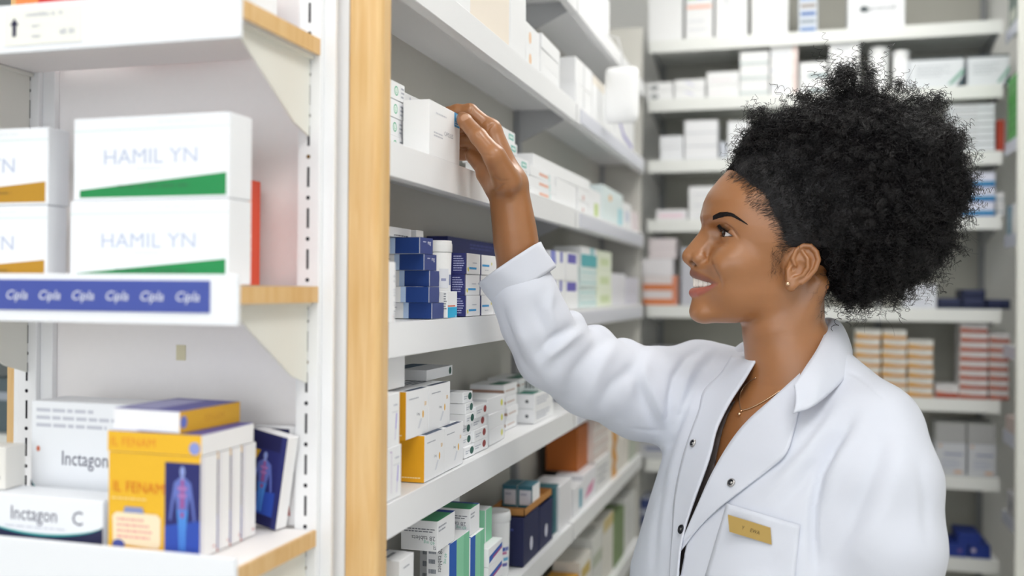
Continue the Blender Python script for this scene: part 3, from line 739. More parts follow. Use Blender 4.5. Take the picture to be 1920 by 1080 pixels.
# top shelf: red packet and a white one, mostly above the frame
xa, xb = x_at(30, .83, H(.3)), x_at(318, .83, H(.3))
carton('medicine_box', (xb - xa, .10, .07), ((xa + xb) / 2, .88, CZ['top']), 'red box with orange corner on the top end-cap shelf', base='c9302f', bev=.001, prints=[('p', 'ym', [(0, 0), (.12, 0), (.22, 1), (0, 1)], 'e58a4e'), ('l', 'ym', .3, .05, .9, .3, 1, 'f0d8d4')])
xa2, xb2 = x_at(325, .83, H(.3)), x_at(420, .83, H(.3))
carton('medicine_box', (xb2 - xa2, .10, .06), ((xa2 + xb2) / 2, .88, CZ['top']), 'plain white box beside the red one on the top end-cap shelf', bev=.001, base='f0f1f3')
# lower shelf
def inct(h):
    c = 'f1f3f7'
    arc_o = [(0.0, .46)] + [(u, .46 - .30 * math.sin(math.pi * min(1, max(0, u)) ) ** .6) for u in np.linspace(0.02, .98, 17)] + [(1.0, .46)]
    tl = [(0, 0), (1, 0)] + arc_o[::-1]
    teal = arc_o + [(u, v + .045 * math.sin(math.pi * u) ** .5) for u, v in arc_o[::-1]]
    return [('p', 'ym', tl, '23264a'), ('p', 'ym', teal, '2ea7a6'), ('t', 'ym', 'Inctagon', .45, .62, .0195, '41445f', 0, .85), ('t', 'ym', 'C', .80, .60, .0195, '41445f'), ('l', 'ym', .22, .30, .72, .36, 1, 'c8cbd6')]
o = ybox(-40, 193, .815, 230, CZ['low'], .0460, 'white box with teal arc and dark corners, in front on the low shelf', inct(1), rz=0, back=.042)
def inct2():
    q = inct(1); r = [('p', p[1], [(u, v * .82) for u, v in p[2]], p[3]) if p[0] == 'p' else p for p in q]
    r[2] = ('t', 'ym', 'Inctagon', .50, .56, .0215, '41445f', 0, .8); r[3] = ('t', 'ym', 'C', .93, .56, .020, '41445f'); r[4] = ('l', 'ym', .05, .78, .85, .96, 3, 'c6c9d4')
    r.append(('o', 'ym', .07, .12, .006, .006, 'd9823c')); r.append(('o', 'ym', .07, .62, .0022, .003, 'cf6a4a'))
    return r
ybox(58, 262, .872, 300, CZ['low'], .1325, 'taller white box with teal arc standing behind the front one', inct2(), back=.05)
o = carton('medicine_box', (.075, .03, .043), (x_at(-5, .866, H(-.2)), .866, CZ['low'] + .0460 + .0008), 'small off-white box lying tilted at the far left of the low shelf', base='e9e7e2', prints=[('l', 'ym', .55, .2, .95, .35, 1, 'a0a2aa')], bev=.001)
o.location[1] = .8395; o.location[0] = x_at(-30, .8395, H(-.18)) ; o.rotation_euler[2] = math.radians(4)
# human-figure cartons
def figure(face, u0, v0, w, h):
    f = lambda pts: [(u0 + a * w, v0 + b * h) for a, b in pts]
    pale, mid, pink, blu = '8f9fd8', '6878c4', 'a05a9a', '4f8fe0'
    L = [('r', face, u0, v0, u0 + w, v0 + h, '272b6b'), ('p', face, f([(0, 0), (1, 0), (1, .38), (0, .3)]), '2f4fb0'),
         ('p', face, f([(.34, .50), (.66, .50), (.60, .26), (.58, .04), (.52, .04), (.50, .40), (.48, .04), (.42, .04), (.40, .26)]), blu),
         ('p', face, f([(.42, .84), (.58, .84), (.74, .78), (.70, .62), (.64, .48), (.36, .48), (.30, .62), (.26, .78)]), mid),
         ('p', face, f([(.26, .78), (.18, .56), (.13, .38), (.18, .36), (.25, .56), (.32, .70)]), mid), ('p', face, f([(.74, .78), (.82, .56), (.87, .38), (.82, .36), (.75, .56), (.68, .70)]), mid),
         ('p', face, f([(.46, .82), (.54, .82), (.56, .5), (.44, .5)]), pink), ('p', face, f([(.36, .74), (.64, .74), (.62, .70), (.38, .70)]), 'b07ab8'),
         ('p', face, f([(.38, .66), (.62, .66), (.60, .62), (.40, .62)]), 'b07ab8'),
         ('p', face, f([(.44, .46), (.56, .46), (.54, .40), (.46, .40)]), pink)]
    hd = [(.5 + .075 * math.cos(a), .905 + .06 * math.sin(a)) for a in np.linspace(0, 6.283, 15)[:-1]]
    L.append(('p', face, f(hd), pale)); L.append(('p', face, f([(.46, .86), (.54, .86), (.56, .82), (.44, .82)]), pale))
    return L
YEL = 'edb92c'
fen = [('r', 'ym', 0, 0, 1, 1, YEL), ('r', 'ym', 0, 0, 1, .035, 'd8483a')] + figure('ym', .62, .03, .38, .90) + [
    ('t', 'ym', 'IL FENAM', .33, .66, .0150, 'e08226', 0, .92), ('l', 'ym', .04, .52, .5, .56, 1, 'f5d98a'), ('p', 'ym', [(.06, .09), (.55, .06), (.58, .1), (.58, .36), (.54, .40), (.09, .40), (.05, .36)], 'f6e6c6'),
    ('l', 'ym', .10, .13, .5, .36, 4, 'e6a8a0'), ('p', 'ym', [(.17, .40), (.40, .40), (.38, .46), (.19, .46)], '8d96c0'), ('o', 'ym', .12, .075, .007, .005, '4a58a8')]
xa, xb = x_at(203, .812, H(-.2)), x_at(375, .812, H(-.2))
W_ = xb - xa
g_ = 'yellow cartons with a figure'
yy = .812
for i, th in enumerate((.030, .022, .020, .028)):
    lab = ('yellow carton with orange lettering and blue body figure, frontmost of four upright', 'white-edged upright carton, second behind the yellow front one', 'white-edged upright carton, third behind the yellow front one', 'white-edged upright carton, rearmost behind the yellow front one')[i]
    carton('medicine_box', (W_, th - .0012, .0955), ((xa + xb) / 2, yy + th / 2, CZ['low']), lab, 'box', g_, 'f4f4f6', fen + [('r', 'xp', .05, .0, .12, 1, 'e4e2ee'), ('l', 'xp', .7, .05, .85, .1, 1, 'd09090')], 0, .001)
    yy += th
zt = CZ['low'] + .0960
flat = [('r', 'ym', 0, 0, 1, 1, YEL), ('t', 'ym', 'IL FENAM', .27, .5, .0120, 'e08226'), ('o', 'ym', .93, .35, .006, .006, '8d9ad6'), ('r', 'topy', 0, 0, 1, 1, '5a57a2'), ('r', 'topy', 0, 0, .3, 1, 'd9d9ea')]
carton('medicine_box', (W_ + .002, .093, .0195), ((xa + xb) / 2, .812 + .0465, zt), 'yellow carton lying flat across the four upright ones', 'box', g_, 'f4f4f6', flat, 0, .001)
f2 = [('r', 'xp', 0, 0, 1, 1, 'e9b233'), ('o', 'xp', .06, .5, .005, .006, '6f7fd0'), ('t', 'xp', 'FENAM', .55, .5, .010, 'd89a2c'), ('r', 'topy', 0, 0, 1, 1, '5d5aa8'), ('r', 'topy', .05, .1, .55, .9, 'a9a9d4')]
carton('medicine_box', (.078, .094, .0205), ((xa + xb) / 2 - .008, .812 + .050, zt + .0201), 'purple-topped carton with yellow end, topmost of the yellow pile', 'box', g_, 'f4f4f8', f2, -4, .001)
fig2 = [('r', 'ym', 0, 0, 1, 1, '1f2052')] + figure('ym', .05, .12, .8, .7) + [('p', 'ym', [(0, .80), (.3, .80), (.1, .6), (0, .6)], YEL), ('p', 'ym', [(0, 0), (.3, 0), (.14, .12), (0, .10)], 'e04a32'), ('r', 'ym', .85, 0, 1, 1, '2a3070')]
xx = x_at(500, .945, H(-.2))
carton('medicine_box', (.046, .018, .0985), (xx - .002, .944, CZ['low'] + .0042), 'carton with blue body figure leaning right of the yellow ones', 'box', None, 'f3f3f5', fig2, 0, .001, tilt=(0, math.radians(9), math.radians(-10)))
carton('medicine_box', (.058, .006, .106), (xx + .008, .9585, CZ['low'] + .0003), 'white carton with navy top band standing at the end-cap back panel', 'box', None, 'f0f0f2', [('r', 'ym', .08, .72, .72, .97, '1f2052'), ('o', 'ym', .45, .85, .006, .007, '8d96c8'), ('p', 'ym', [(.6, .1), (.75, .1), (.7, .35)], 'b8433a')], 0, .001)

# ------------------------------------------------------------------ back wall shelving
BF, BB = 2.95, 3.235
bu = empty('wall_shelving', (0.03, 3.1, 0))
tag(bu, 'white wall shelving with long shelves across the end of the aisle', 'shelving unit')
BL = {'A': .741, 'B': .5665, 'C': .386, 'D': .210, 'E': -.0426, 'F': -.288, 'G': -.499, 'H': -.722, 'I': -.95}
BX0, BX1 = -.44, .519
BPAN = mat('b9b8af', .6, .3, .05, 90, var=.02, name='wall_unit_back')
mb = MB(); mb.box(BX0, BX1, BB, BB + .015, .05, 2.5, BPAN); part(mb, 'back_panel', bu)
BSH = mat('e9ebe8', .4, .4, name='wall_shelf_white')
for k, dz in BL.items():
    z = H(dz)
    mb = MB(); mb.box(BX0, BX1, BF + .0015, BB - .001, z - .014, z, BSH)
    o = part(mb, 'shelf', bu)
    mb = MB(); mb.box(BX0, BX1, BF, BF + .0015, z - .035, z + .001, BSH); sub(mb, 'front_lip', o)
for x in (BX0 + .006, BX1 - .006, .225):
    mb = MB(); mb.box(x - .008, x + .008, BB - .014, BB - .0005, .05, 2.5, mat('8f9194', .4, .5, name='grey_steel2')); part(mb, 'upright', bu)
    for k, dz in BL.items():
        if x < .3 and x > 0: continue
        mb = MB(); z = H(dz) - .015
        mb.prism([(BF + .02, z), (BB - .015, z), (BB - .015, z - .06), (BF + .02, z - .015)], 0, x - .001, x + .001, mat('a9abad', .4, .5, name='bracket_grey2'))
        part(mb, 'bracket', bu)
BZ = {k: H(v) + .0014 for k, v in BL.items()}
BNAME = {'A': 'top back wall shelf', 'B': 'second back wall shelf', 'C': 'third back wall shelf', 'D': 'fourth back wall shelf', 'E': 'fifth back wall shelf', 'F': 'sixth back wall shelf', 'G': 'seventh back wall shelf', 'H': 'eighth back wall shelf'}
def bstack(px0, px1, k, what, where, n=1, h=.05, d=.12, yf=2.962, base='eff0f1', prints=(), group=None, z0=None, name='medicine_carton', jit=.6):
    z = BZ[k] if z0 is None else z0
    xa, xb = x_at(px0, yf, z + h * n / 2) + .0006, x_at(px1, yf, z + h * n / 2) - .0006
    for i in range(n):
        w = ordw(i, n)
        carton(name, (xb - xa, d, h), ((xa + xb) / 2, yf + d / 2, z + i * (h + .0005)), f'{what}, ' + (f'{w}, ' if w else '') + (where + ', ' if where else '') + BNAME[k],
               'box', group, base, prints, random.uniform(-1, 1) * jit, .001)
    return z + n * (h + .0005)
tx = [('l', 'ym', .15, .3, .85, .7, 2, 'b4b8c0')]
# A
bstack(1285, 1337, 'A', 'white carton with green, blue and coral stripes', '', 1, .16, prints=[('r', 'ym', .05, .74, .95, .80, '7fc07a'), ('r', 'ym', .4, .74, .95, .80, '4a7fd0'), ('r', 'ym', .05, .56, .95, .62, 'f0b8a4'), ('l', 'ym', .1, .1, .9, .4, 2, 'e0e2e6')])
bstack(1341, 1402, 'A', 'tall white carton with upright grey print', '', 1, .18, prints=[('t', 'ym', 'ANDO', .35, .7, .02, 'c3c7d0', 90)])
bstack(1409, 1478, 'A', 'tall white carton beside the upright print one', '', 1, .18, prints=[('t', 'ym', 'SEPTINE', .35, .62, .018, 'b9bdc8', 90)])
bstack(1497, 1533, 'A', 'carton with blue and grey mottled pattern', '', 1, .14, base='cfd6df', prints=[('r', 'ym', .1, .02 + .16 * i, .9, .10 + .16 * i, c) for i, c in enumerate(('5a7fb8', '8f9aa8', '4a6fae', '9a8f8a', '6a8fc8', 'b0b8c4'))])
bstack(1590, 1697, 'A', 'wide white box with dark round emblem and lettering', '', 1, .125, base='eef0f4', prints=[('o', 'ym', .28, .44, .012, .010, '4a5458'), ('t', 'ym', 'garanoid', .58, .46, .022, '5c666a'), ('r', 'ym', .2, .86, .4, .95, '4c564c'), ('r', 'ym', .75, .86, .95, .95, '5c5c50')])
bstack(1215, 1280, 'A', 'white carton', 'nearest the overhead glare', 1, .15)
# B
bstack(1212, 1262, 'B', 'small white carton with black smudge print', 'leftmost two', 2, .026, prints=[('o', 'ym', .3, .4, .012, .008, '9a9ea0')], group='smudge print cartons')
bstack(1264, 1322, 'B', 'small white carton with lilac wave', '', 2, .028, prints=[('p', 'ym', [(.3, .7), (.6, .3), (.7, .3), (.45, .8)], 'd9d9ea')], group='lilac wave cartons')
bstack(1325, 1386, 'B', 'white carton with faint pink line', '', 2, .037, prints=[('r', 'ym', .1, .3, .8, .4, 'ecdfe6')], group='pink line cartons')
bstack(1387, 1442, 'B', 'white carton with grey-green band', '', 3, .0425, prints=[('r', 'ym', 0, .1, 1, .32, 'c6d0d0')], group='grey green band cartons')
bstack(1444, 1496, 'B', 'white carton with coral edge', '', 3, .047, prints=[('r', 'ym', .8, 0, 1, 1, 'ead8d4'), ('r', 'ym', .0, .4, .7, .55, 'd6dae4')], group='coral edge cartons')
bstack(1499, 1551, 'B', 'white carton with dark teal foot', '', 2, .044, prints=[('r', 'ym', .3, .0, 1, .25, '8fa4a8')], group='teal foot cartons')
bstack(1555, 1611, 'B', 'white carton', 'behind the topmost curls', 3, .048, prints=tx, group='white cartons behind the curls')
for i, px in enumerate((1648, 1689)):
    xx = x_at(px, 3.0, BZ['B'] + .06)
    tub(xx, 3.0, BZ['B'], .026 - .004 * i, .125 - .012 * i, ('wide', 'narrower')[i] + ' white lidded tub above the hair, second back wall shelf')
dg = [('p', 'ym', [(.70, .08), (.78, .08), (1, .45), (1, .62)], '6fa893'), ('p', 'ym', [(.86, .02), (1, .02), (1, .4)], '2d4650'), ('r', 'ym', 0, .93, 1, 1, '4a5254'), ('l', 'ym', .12, .35, .8, .75, 4, 'c0c6cc')]
bstack(1706, 1808, 'B', 'wide white carton with green diagonal', 'left of a pair', 1, .083, base='e3e7ec', prints=dg, group='green diagonal cartons')
bstack(1814, 1893, 'B', 'wide white carton with green diagonal', 'right of a pair', 1, .083, base='e3e7ec', prints=dg, group='green diagonal cartons')
# C
bstack(1237, 1281, 'C', 'small white carton', 'first', 2, .036, base='e8eaee', group='small white first cartons')
bstack(1283, 1346, 'C', 'white carton', 'middle stack left of the hair', 3, .038, base='ebecef', prints=[('r', 'ym', 0, 0, 1, .1, 'd5d8de')], group='white cartons left of the hair')
bstack(1349, 1362, 'C', 'narrow grey-blue carton', '', 1, .05, base='c9ced8')
bstack(1364, 1408, 'C', 'white carton', 'stack touching the hair', 3, .036, base='eceef1', group='white cartons touching the hair')
sg = [('r', 'ym', 0, .02, 1, .2, '9aa0a2'), ('l', 'ym', .1, .5, .9, .8, 1, 'b0a8a8')]
bstack(1779, 1866, 'C', 'flat white carton with grey edge', 'behind the hair', 7, .0182, base='dfe2e8', prints=sg, group='flat grey-edged cartons')
bstack(1869, 1884, 'C', 'dark red carton', 'beside the flat grey-edged cartons', 1, .085, base='a8402f')
# D
bstack(1230, 1288, 'D', 'pale carton with pink strip', '', 1, .03, base='ecebee', prints=[('r', 'ym', .1, .2, .9, .6, 'ecd3de')])
bstack(1291, 1347, 'D', 'white carton', 'stack left of the forehead', 3, .032, base='ebecee', prints=[('r', 'ym', .2, .2, .8, .4, 'dfe1e6')], group='white cartons left of the forehead')
bl = [('r', 'ym', 0, .0, 1, .40, '2f86b8'), ('r', 'ym', 0, .0, 1, .10, '3f62ac')]
bstack(1800, 1866, 'D', 'white carton with blue base band', 'right of the hair', 3, .0395, base='dcdff0', prints=bl, group='blue base band cartons')
bstack(1868, 1884, 'D', 'small white striped carton', 'past the blue base bands', 2, .032, base='d5d6d8', prints=[('r', 'ym', 0, .3, 1, .45, '9aa6ac')], group='small striped cartons')
# E
onn = [('r', 'ym', 0, .0, 1, .42, 'd9814f'), ('r', 'ym', .85, 0, 1, 1, 'd98a6a')]
zt = bstack(1205, 1271, 'E', 'white carton with orange base', 'left of the nose', 2, .043, base='e4dcdc', prints=onn, group='orange base cartons')
zt = bstack(1203, 1262, 'E', 'white carton', 'on the orange base cartons', 1, .05, base='e8e6ea', z0=zt)
bstack(1216, 1268, 'E', 'pinkish white carton', 'at the top of the orange base stack', 2, .03, base='e2d9dc', z0=zt, group='pinkish cartons')
bstack(1277, 1312, 'E', 'grey lilac carton', 'just behind the lips', 1, .17, base='c2c3cc')
bstack(1697, 1756, 'E', 'white carton', 'below the curls', 2, .033, base='dfe2ea', prints=[('l', 'ym', .1, .2, .9, .8, 2, 'c5c9d4')], group='white cartons below the curls')
nv = [('r', 'ym', .1, .75, .9, .9, '4a5072')]
bstack(1758, 1803, 'E', 'flat navy carton', 'left one', 1, .028, base='1f2746', prints=nv, group='flat navy cartons')
zt = bstack(1805, 1848, 'E', 'flat navy carton', 'lower middle one', 1, .028, base='1f2746', prints=nv, group='flat navy cartons')
bstack(1804, 1848, 'E', 'flat navy carton', 'upper middle one', 1, .024, base='1f2746', prints=nv, group='flat navy cartons', z0=zt)
bstack(1850, 1895, 'E', 'flat navy carton', 'right one', 1, .026, base='1f2746', prints=nv, group='flat navy cartons')
# F
oc = [('r', 'ym', 0, 0, 1, .34, 'c98b2e'), ('p', 'ym', [(0, .34), (.6, .34), (0, .6)], 'dfb878'), ('l', 'ym', .1, .6, .85, .85, 1, 'b0a8a0')]
for (a, b, n, w) in ((1603, 1651, 7, 'stack nearest the collar'), (1654, 1700, 7, 'middle stack'), (1702, 1750, 6, 'stack beside the dark gap')):
    bstack(a, b, 'F', 'ochre-based white carton', w, n, .0258, base='dcdcd6', prints=oc, group='ochre base cartons', jit=1.5)
rc = [('r', 'ym', 0, 0, 1, .4, 'a8482f'), ('p', 'ym', [(0, .4), (.5, .4), (0, .6)], 'd6b0a0'), ('l', 'ym', .1, .6, .85, .85, 1, 'b0a8a8')]
bstack(1754, 1798, 'F', 'white carton with brick red base', 'single low one', 1, .034, base='dad9d9', prints=rc)
bstack(1800, 1853, 'F', 'brick-red based white carton', 'left stack by the post', 8, .0252, base='dcdada', prints=rc, group='brick red base cartons', jit=1.5)
bstack(1855, 1893, 'F', 'brick-red based white carton', 'right stack by the post', 7, .0252, base='d6d4d4', prints=rc, group='brick red base cartons', jit=1.5)
bstack(1218, 1300, 'F', 'pale grey carton', 'behind the raised sleeve', 1, .12, base='b9bcc6')
# G
gw = [('p', 'ym', [(.1, .86), (.2, .86), (.2, .95), (.1, .95)], 'c9a890'), ('r', 'ym', .28, .62, .9, .68, '7f88a8'), ('l', 'ym', .2, .2, .9, .5, 3, 'a9b0c4'), ('o', 'ym', .75, .1, .012, .004, 'd0a88a')]
gg = [('r', 'ym', 0, .93, 1, 1, 'a0a29c')]
for (a, b, w) in ((1754, 1812, 'left column'), (1814, 1868, 'right column')):
    zt = bstack(a, b, 'G', 'grey white carton with blue lettering', w, 1, .088, base='c8cbd0', prints=gw, group='blue lettered cartons')
    bstack(a, b, 'G', 'plain grey carton', 'upper, ' + w, 1, .056, base='a9aaaa', prints=gg, z0=zt, group='plain grey upper cartons')
bstack(1195, 1245, 'G', 'grey white carton with slate band', 'below the raised armpit', 2, .045, base='c6c8cb', prints=[('r', 'ym', .3, .5, 1, .8, '8a90ac')], group='slate band cartons')
# H
bstack(1700, 1775, 'H', 'white carton with pale red line', 'beside the coat', 2, .026, base='cfcfcd', prints=[('r', 'ym', .3, .2, 1, .5, 'c49a98')], group='pale red line cartons')
zt = bstack(1777, 1815, 'H', 'royal blue carton', 'lower left', 1, .034, base='22398a', prints=[('o', 'ym', .6, .5, .006, .006, '6a5a9a')], group='royal blue cartons')
bstack(1817, 1858, 'H', 'royal blue carton', 'lower right', 1, .034, base='22398a', prints=[('o', 'ym', .2, .6, .006, .006, 'c0b8d0')], group='royal blue cartons')
bstack(1795, 1840, 'H', 'royal blue carton', 'topmost', 1, .028, base='22398a', z0=zt, group='royal blue cartons')
bstack(1200, 1232, 'H', 'navy and white carton', 'left of the coat front', 2, .05, base='aab0c0', prints=[('r', 'ym', 0, .4, 1, 1, '3c4a78')], group='navy and white low cartons')

# ------------------------------------------------------------------ right-hand unit, seen edge-on past its end post
RX, RY0, RY1 = .5215, 2.60, 2.93
ru = empty('side_shelving', (.75, 2.7, 0))
tag(ru, 'shelving unit at the far right, seen along its front past a pale end post', 'shelving unit')
mb = MB(); xp0 = x_at(1908, 2.56, CAMZ); mb.box(xp0, xp0 + .55, 2.56, 2.585, 0, 2.5, mat('dfe0da', .5, .4, name='post_grey_white'), .002); part(mb, 'end_panel', ru)
mb = MB(); mb.box(.80, .812, 2.59, RY1, .05, 2.5, mat('6f726e', .6, .3, name='side_back')); part(mb, 'back_panel', ru)
SD = {'a': .40, 'b': .155, 'c': -.135, 'd': -.36, 'e': -.575, 'f': .70}
for k, dz in SD.items():
    z = H(dz)
    mb = MB(); mb.box(RX + .0015, .80, RY0 - .01, RY1, z - .013, z, BSH); o = part(mb, 'shelf', ru)
    mb = MB(); mb.box(RX, RX + .0015, RY0 - .01, RY1, z - .032, z + .001, mat('b4b8c6', .35, .5, name='label_rail_grey')); sub(mb, 'label_rail', o)
def rbox(k, y0, y1, h, base, label, prints=(), n=1, d=.08, group=None):
    for i in range(n):
        w = ordw(i, n)
        carton('medicine_carton', (d, y1 - y0, h), (RX + .0015 + d / 2, (y0 + y1) / 2, H(SD[k]) + .0012 + i * (h + .0005)), label + (f', {w}' if w else ''), 'box', group, base, prints, 0, .001)
rbox('a', 2.66, 2.90, .165, '3f8f3a', 'bright green box on the far right shelving beside the post', [('l', 'xm', .05, .1, .95, .9, 6, '2f7a2c')])
rbox('b', 2.72, 2.90, .0185, 'd3d2d0', 'white carton with slate end on the far right shelving', [('r', 'xm', 0, 0, .35, 1, '5f7f90')], 4, group='slate end cartons')
rbox('d', 2.66, 2.76, .05, 'a4b83a', 'lime green carton on the far right shelving')
rbox('d', 2.765, 2.9, .04, 'b8aaa6', 'dull pink grey carton on the far right shelving')
rbox('e', 2.70, 2.88, .06, 'a8a8ac', 'grey carton with dark spots low on the far right shelving', [('o', 'xm', .3, .5, .012, .012, '5a5e6a'), ('o', 'xm', .7, .6, .012, .012, '5a5e6a')])
rbox('f', 2.72, 2.90, .10, '6f7d78', 'dark grey green carton high on the far right shelving', [('r', 'xm', .1, .1, .5, .4, 'b9beb4')])

# ------------------------------------------------------------------ another gondola glimpsed past the end-cap
lu = empty('background_shelving', (-1.95, 1.95, 0))
tag(lu, 'dim shelving glimpsed past the left edge of the end-cap', 'shelving unit')
mb = MB(); mb.box(-2.35, -1.50, 2.05, 2.07, .05, 2.2, mat('8a8f90', .6, .3)); part(mb, 'back_panel', lu)
for dz in (.42, .17, -.08, -.33, -.60):
    mb = MB(); mb.box(-2.35, -1.50, 1.80, 2.05, H(dz) - .03, H(dz), BSH); part(mb, 'shelf', lu)
for i, (dz, x, w, h, c, lab) in enumerate(((-.08, -1.72, .10, .10, '262a4e', 'dark navy box glimpsed at the left past the beech post'), (-.33, -1.72, .12, .12, '5c6a70', 'slate grey box glimpsed at the left, below the navy one'),
                                     (.17, -1.70, .12, .06, '9aa89a', 'grey green box glimpsed at the left under the top bracket'), (-.60, -1.74, .12, .1, '3c4a5c', 'blue grey box glimpsed at the left, lowest one'))):
    carton('medicine_carton', (w, .15, h), (x, 1.90, H(dz) + .0005), lab, base=c, prints=[('r', 'ym', .1, .6, .9, .75, 'a8b0bc')])
# ------------------------------------------------------------------ implicit surfaces
def nrm(v): v = np.asarray(v, float); return v / np.linalg.norm(v)
def smin(a, b, k):
    h = np.clip(.5 + .5 * (b - a) / k, 0, 1)
    return b + (a - b) * h - k * h * (1 - h)
def smax(a, b, k): return -smin(-a, -b, k)
def cap(p, a, b, ra, rb=None):
    rb = ra if rb is None else rb
    a = np.asarray(a, np.float32); b = np.asarray(b, np.float32)
    ab = b - a; t = np.clip(((p - a) @ ab) / max(1e-12, float(ab @ ab)), 0, 1)
    d = p - a - t[:, None] * ab
    return np.sqrt((d * d).sum(1)) - (ra + (rb - ra) * t)
def ell(p, c, r, R=None):
    q = p - np.asarray(c, np.float32)
    if R is not None: q = q @ np.asarray(R, np.float32).T
    r = np.asarray(r, np.float32)
    k0 = np.sqrt(((q / r) ** 2).sum(1)); k1 = np.sqrt(((q / (r * r)) ** 2).sum(1)) + 1e-9
    return k0 * (k0 - 1) / k1
def chain(p, pts, rad, k=None):
    d = None
    for i in range(len(pts) - 1):
        e = cap(p, pts[i], pts[i + 1], rad[i], rad[i + 1])
        d = e if d is None else (np.minimum(d, e) if k is None else smin(d, e, k))
    return d
def inpoly(x, y, poly):
    poly = np.asarray(poly, float); r = np.zeros(len(x), bool); n = len(poly); j = n - 1
    for i in range(n):
        xi, yi, xj, yj = *poly[i], *poly[j]
        c = ((yi > y) != (yj > y)) & (x < (xj - xi) * (y - yi) / (yj - yi + 1e-12) + xi)
        r ^= c; j = i
    return r
def polydist(x, y, line):
    """signed distance (image px) to a polyline, and the parameter 0..1 along it"""
    best = np.full(len(x), 1e9); sg = np.zeros(len(x)); par = np.zeros(len(x))
    line = np.asarray(line, float); seg = np.hypot(*np.diff(line, axis=0).T); tot = seg.sum(); acc = 0
    for i in range(len(line) - 1):
        a, b = line[i], line[i + 1]; ab = b - a; L2 = ab @ ab
        t = np.clip(((x - a[0]) * ab[0] + (y - a[1]) * ab[1]) / L2, 0, 1)
        dx, dy = x - a[0] - t * ab[0], y - a[1] - t * ab[1]
        d = np.hypot(dx, dy); m = d < best
        best[m] = d[m]; sg[m] = np.sign(ab[0] * dy - ab[1] * dx)[m]; par[m] = ((acc + t * seg[i]) / tot)[m]
        acc += seg[i]
    return best * sg, par
def surface(f, lo, hi, h, B=12, slack=1.5):
    """zero set of f on a block-sparse grid -> (verts, quads), surface nets"""
    lo = np.asarray(lo, float); hi = np.asarray(hi, float)
    n = np.maximum(1, np.ceil((hi - lo) / (h * B)).astype(int))
    N = n * B
    G = np.full(tuple(N + 1), 1.0, np.float32)
    bi = np.stack(np.meshgrid(*[np.arange(k) for k in n], indexing='ij'), -1).reshape(-1, 3)
    cen = (lo + (bi + .5) * B * h).astype(np.float32)
    d = f(cen); G0 = d
    act = np.abs(d) < slack * B * h * .87
    sub_ = np.stack(np.meshgrid(*[np.arange(B + 1)] * 3, indexing='ij'), -1).reshape(-1, 3)
    for i in np.where((~act) & (d < 0))[0]:
        a = bi[i] * B; G[a[0]:a[0] + B + 1, a[1]:a[1] + B + 1, a[2]:a[2] + B + 1] = -1.0
    ids = np.where(act)[0]
    CH = 160
    for s in range(0, len(ids), CH):
        ii = ids[s:s + CH]
        idx = (bi[ii] * B)[:, None, :] + sub_[None]
        pts = (lo + idx.reshape(-1, 3) * h).astype(np.float32)
        v = f(pts)
        q = idx.reshape(-1, 3)
        G[q[:, 0], q[:, 1], q[:, 2]] = v
    S = G < 0
    cs = np.zeros(tuple(N), np.int8)
    for dx in (0, 1):
        for dy in (0, 1):
            for dz in (0, 1): cs += S[dx:dx + N[0], dy:dy + N[1], dz:dz + N[2]]
    m = (cs > 0) & (cs < 8)
    cid = np.full(tuple(N), -1, np.int32); cells = np.argwhere(m); cid[m] = np.arange(len(cells))
    acc = np.zeros((len(cells), 3)); cnt = np.zeros(len(cells))
    cor = [np.array(c) for c in ((0, 0, 0), (0, 0, 1), (0, 1, 0), (0, 1, 1), (1, 0, 0), (1, 0, 1), (1, 1, 0), (1, 1, 1))]
    vals = [G[cells[:, 0] + c[0], cells[:, 1] + c[1], cells[:, 2] + c[2]].astype(float) for c in cor]
    for i in range(8):
        for j in range(i + 1, 8):
            if np.abs(cor[i] - cor[j]).sum() != 1: continue
            x = (vals[i] < 0) != (vals[j] < 0)
            t = np.where(x, vals[i] / (vals[i] - vals[j] + 1e-20), 0)
            acc += np.where(x[:, None], cor[i] + t[:, None] * (cor[j] - cor[i]), 0); cnt += x
    V = lo + (cells + acc / cnt[:, None]) * h
    Q = []
    for ax in range(3):
        o = [a for a in range(3) if a != ax]
        s0 = [slice(None)] * 3; s1 = [slice(None)] * 3
        s0[ax] = slice(0, N[ax]); s1[ax] = slice(1, N[ax] + 1)
        ed = S[tuple(s0)] != S[tuple(s1)]
        E = np.argwhere(ed)
        ok = np.ones(len(E), bool)
        for a in o: ok &= (E[:, a] > 0) & (E[:, a] < N[a])
        E = E[ok]
        c = []
        for da, db in ((-1, -1), (0, -1), (0, 0), (-1, 0)):
            q = E.copy(); q[:, o[0]] += da; q[:, o[1]] += db
            c.append(cid[q[:, 0], q[:, 1], q[:, 2]])
        q = np.stack(c, 1)
        ins = S[E[:, 0], E[:, 1], E[:, 2]]
        if ax == 1: ins = ~ins
        q[~ins] = q[~ins][:, ::-1]
        Q.append(q)
    Q = np.concatenate(Q); Q = Q[(Q >= 0).all(1)]
    # settle the vertices on the surface
    for _ in range(2):
        e = h * .5
        p = V.astype(np.float32)
        g = np.stack([f(p + np.float32(e) * np.eye(3, dtype=np.float32)[i]) - f(p - np.float32(e) * np.eye(3, dtype=np.float32)[i]) for i in range(3)], 1) / (2 * e)
        gn = (g * g).sum(1) + 1e-6
        st = -(f(p) / gn)[:, None] * g
        ln = np.linalg.norm(st, axis=1, keepdims=True); st *= np.minimum(1, .6 * h / (ln + 1e-12))
        V = V + st
    return V, Q
def vnormals(V, Q):
    n = np.cross(V[Q[:, 2]] - V[Q[:, 0]], V[Q[:, 3]] - V[Q[:, 1]])
    N = np.zeros_like(V)
    for k in range(4): np.add.at(N, Q[:, k], n)
    return N / (np.linalg.norm(N, axis=1, keepdims=True) + 1e-12)
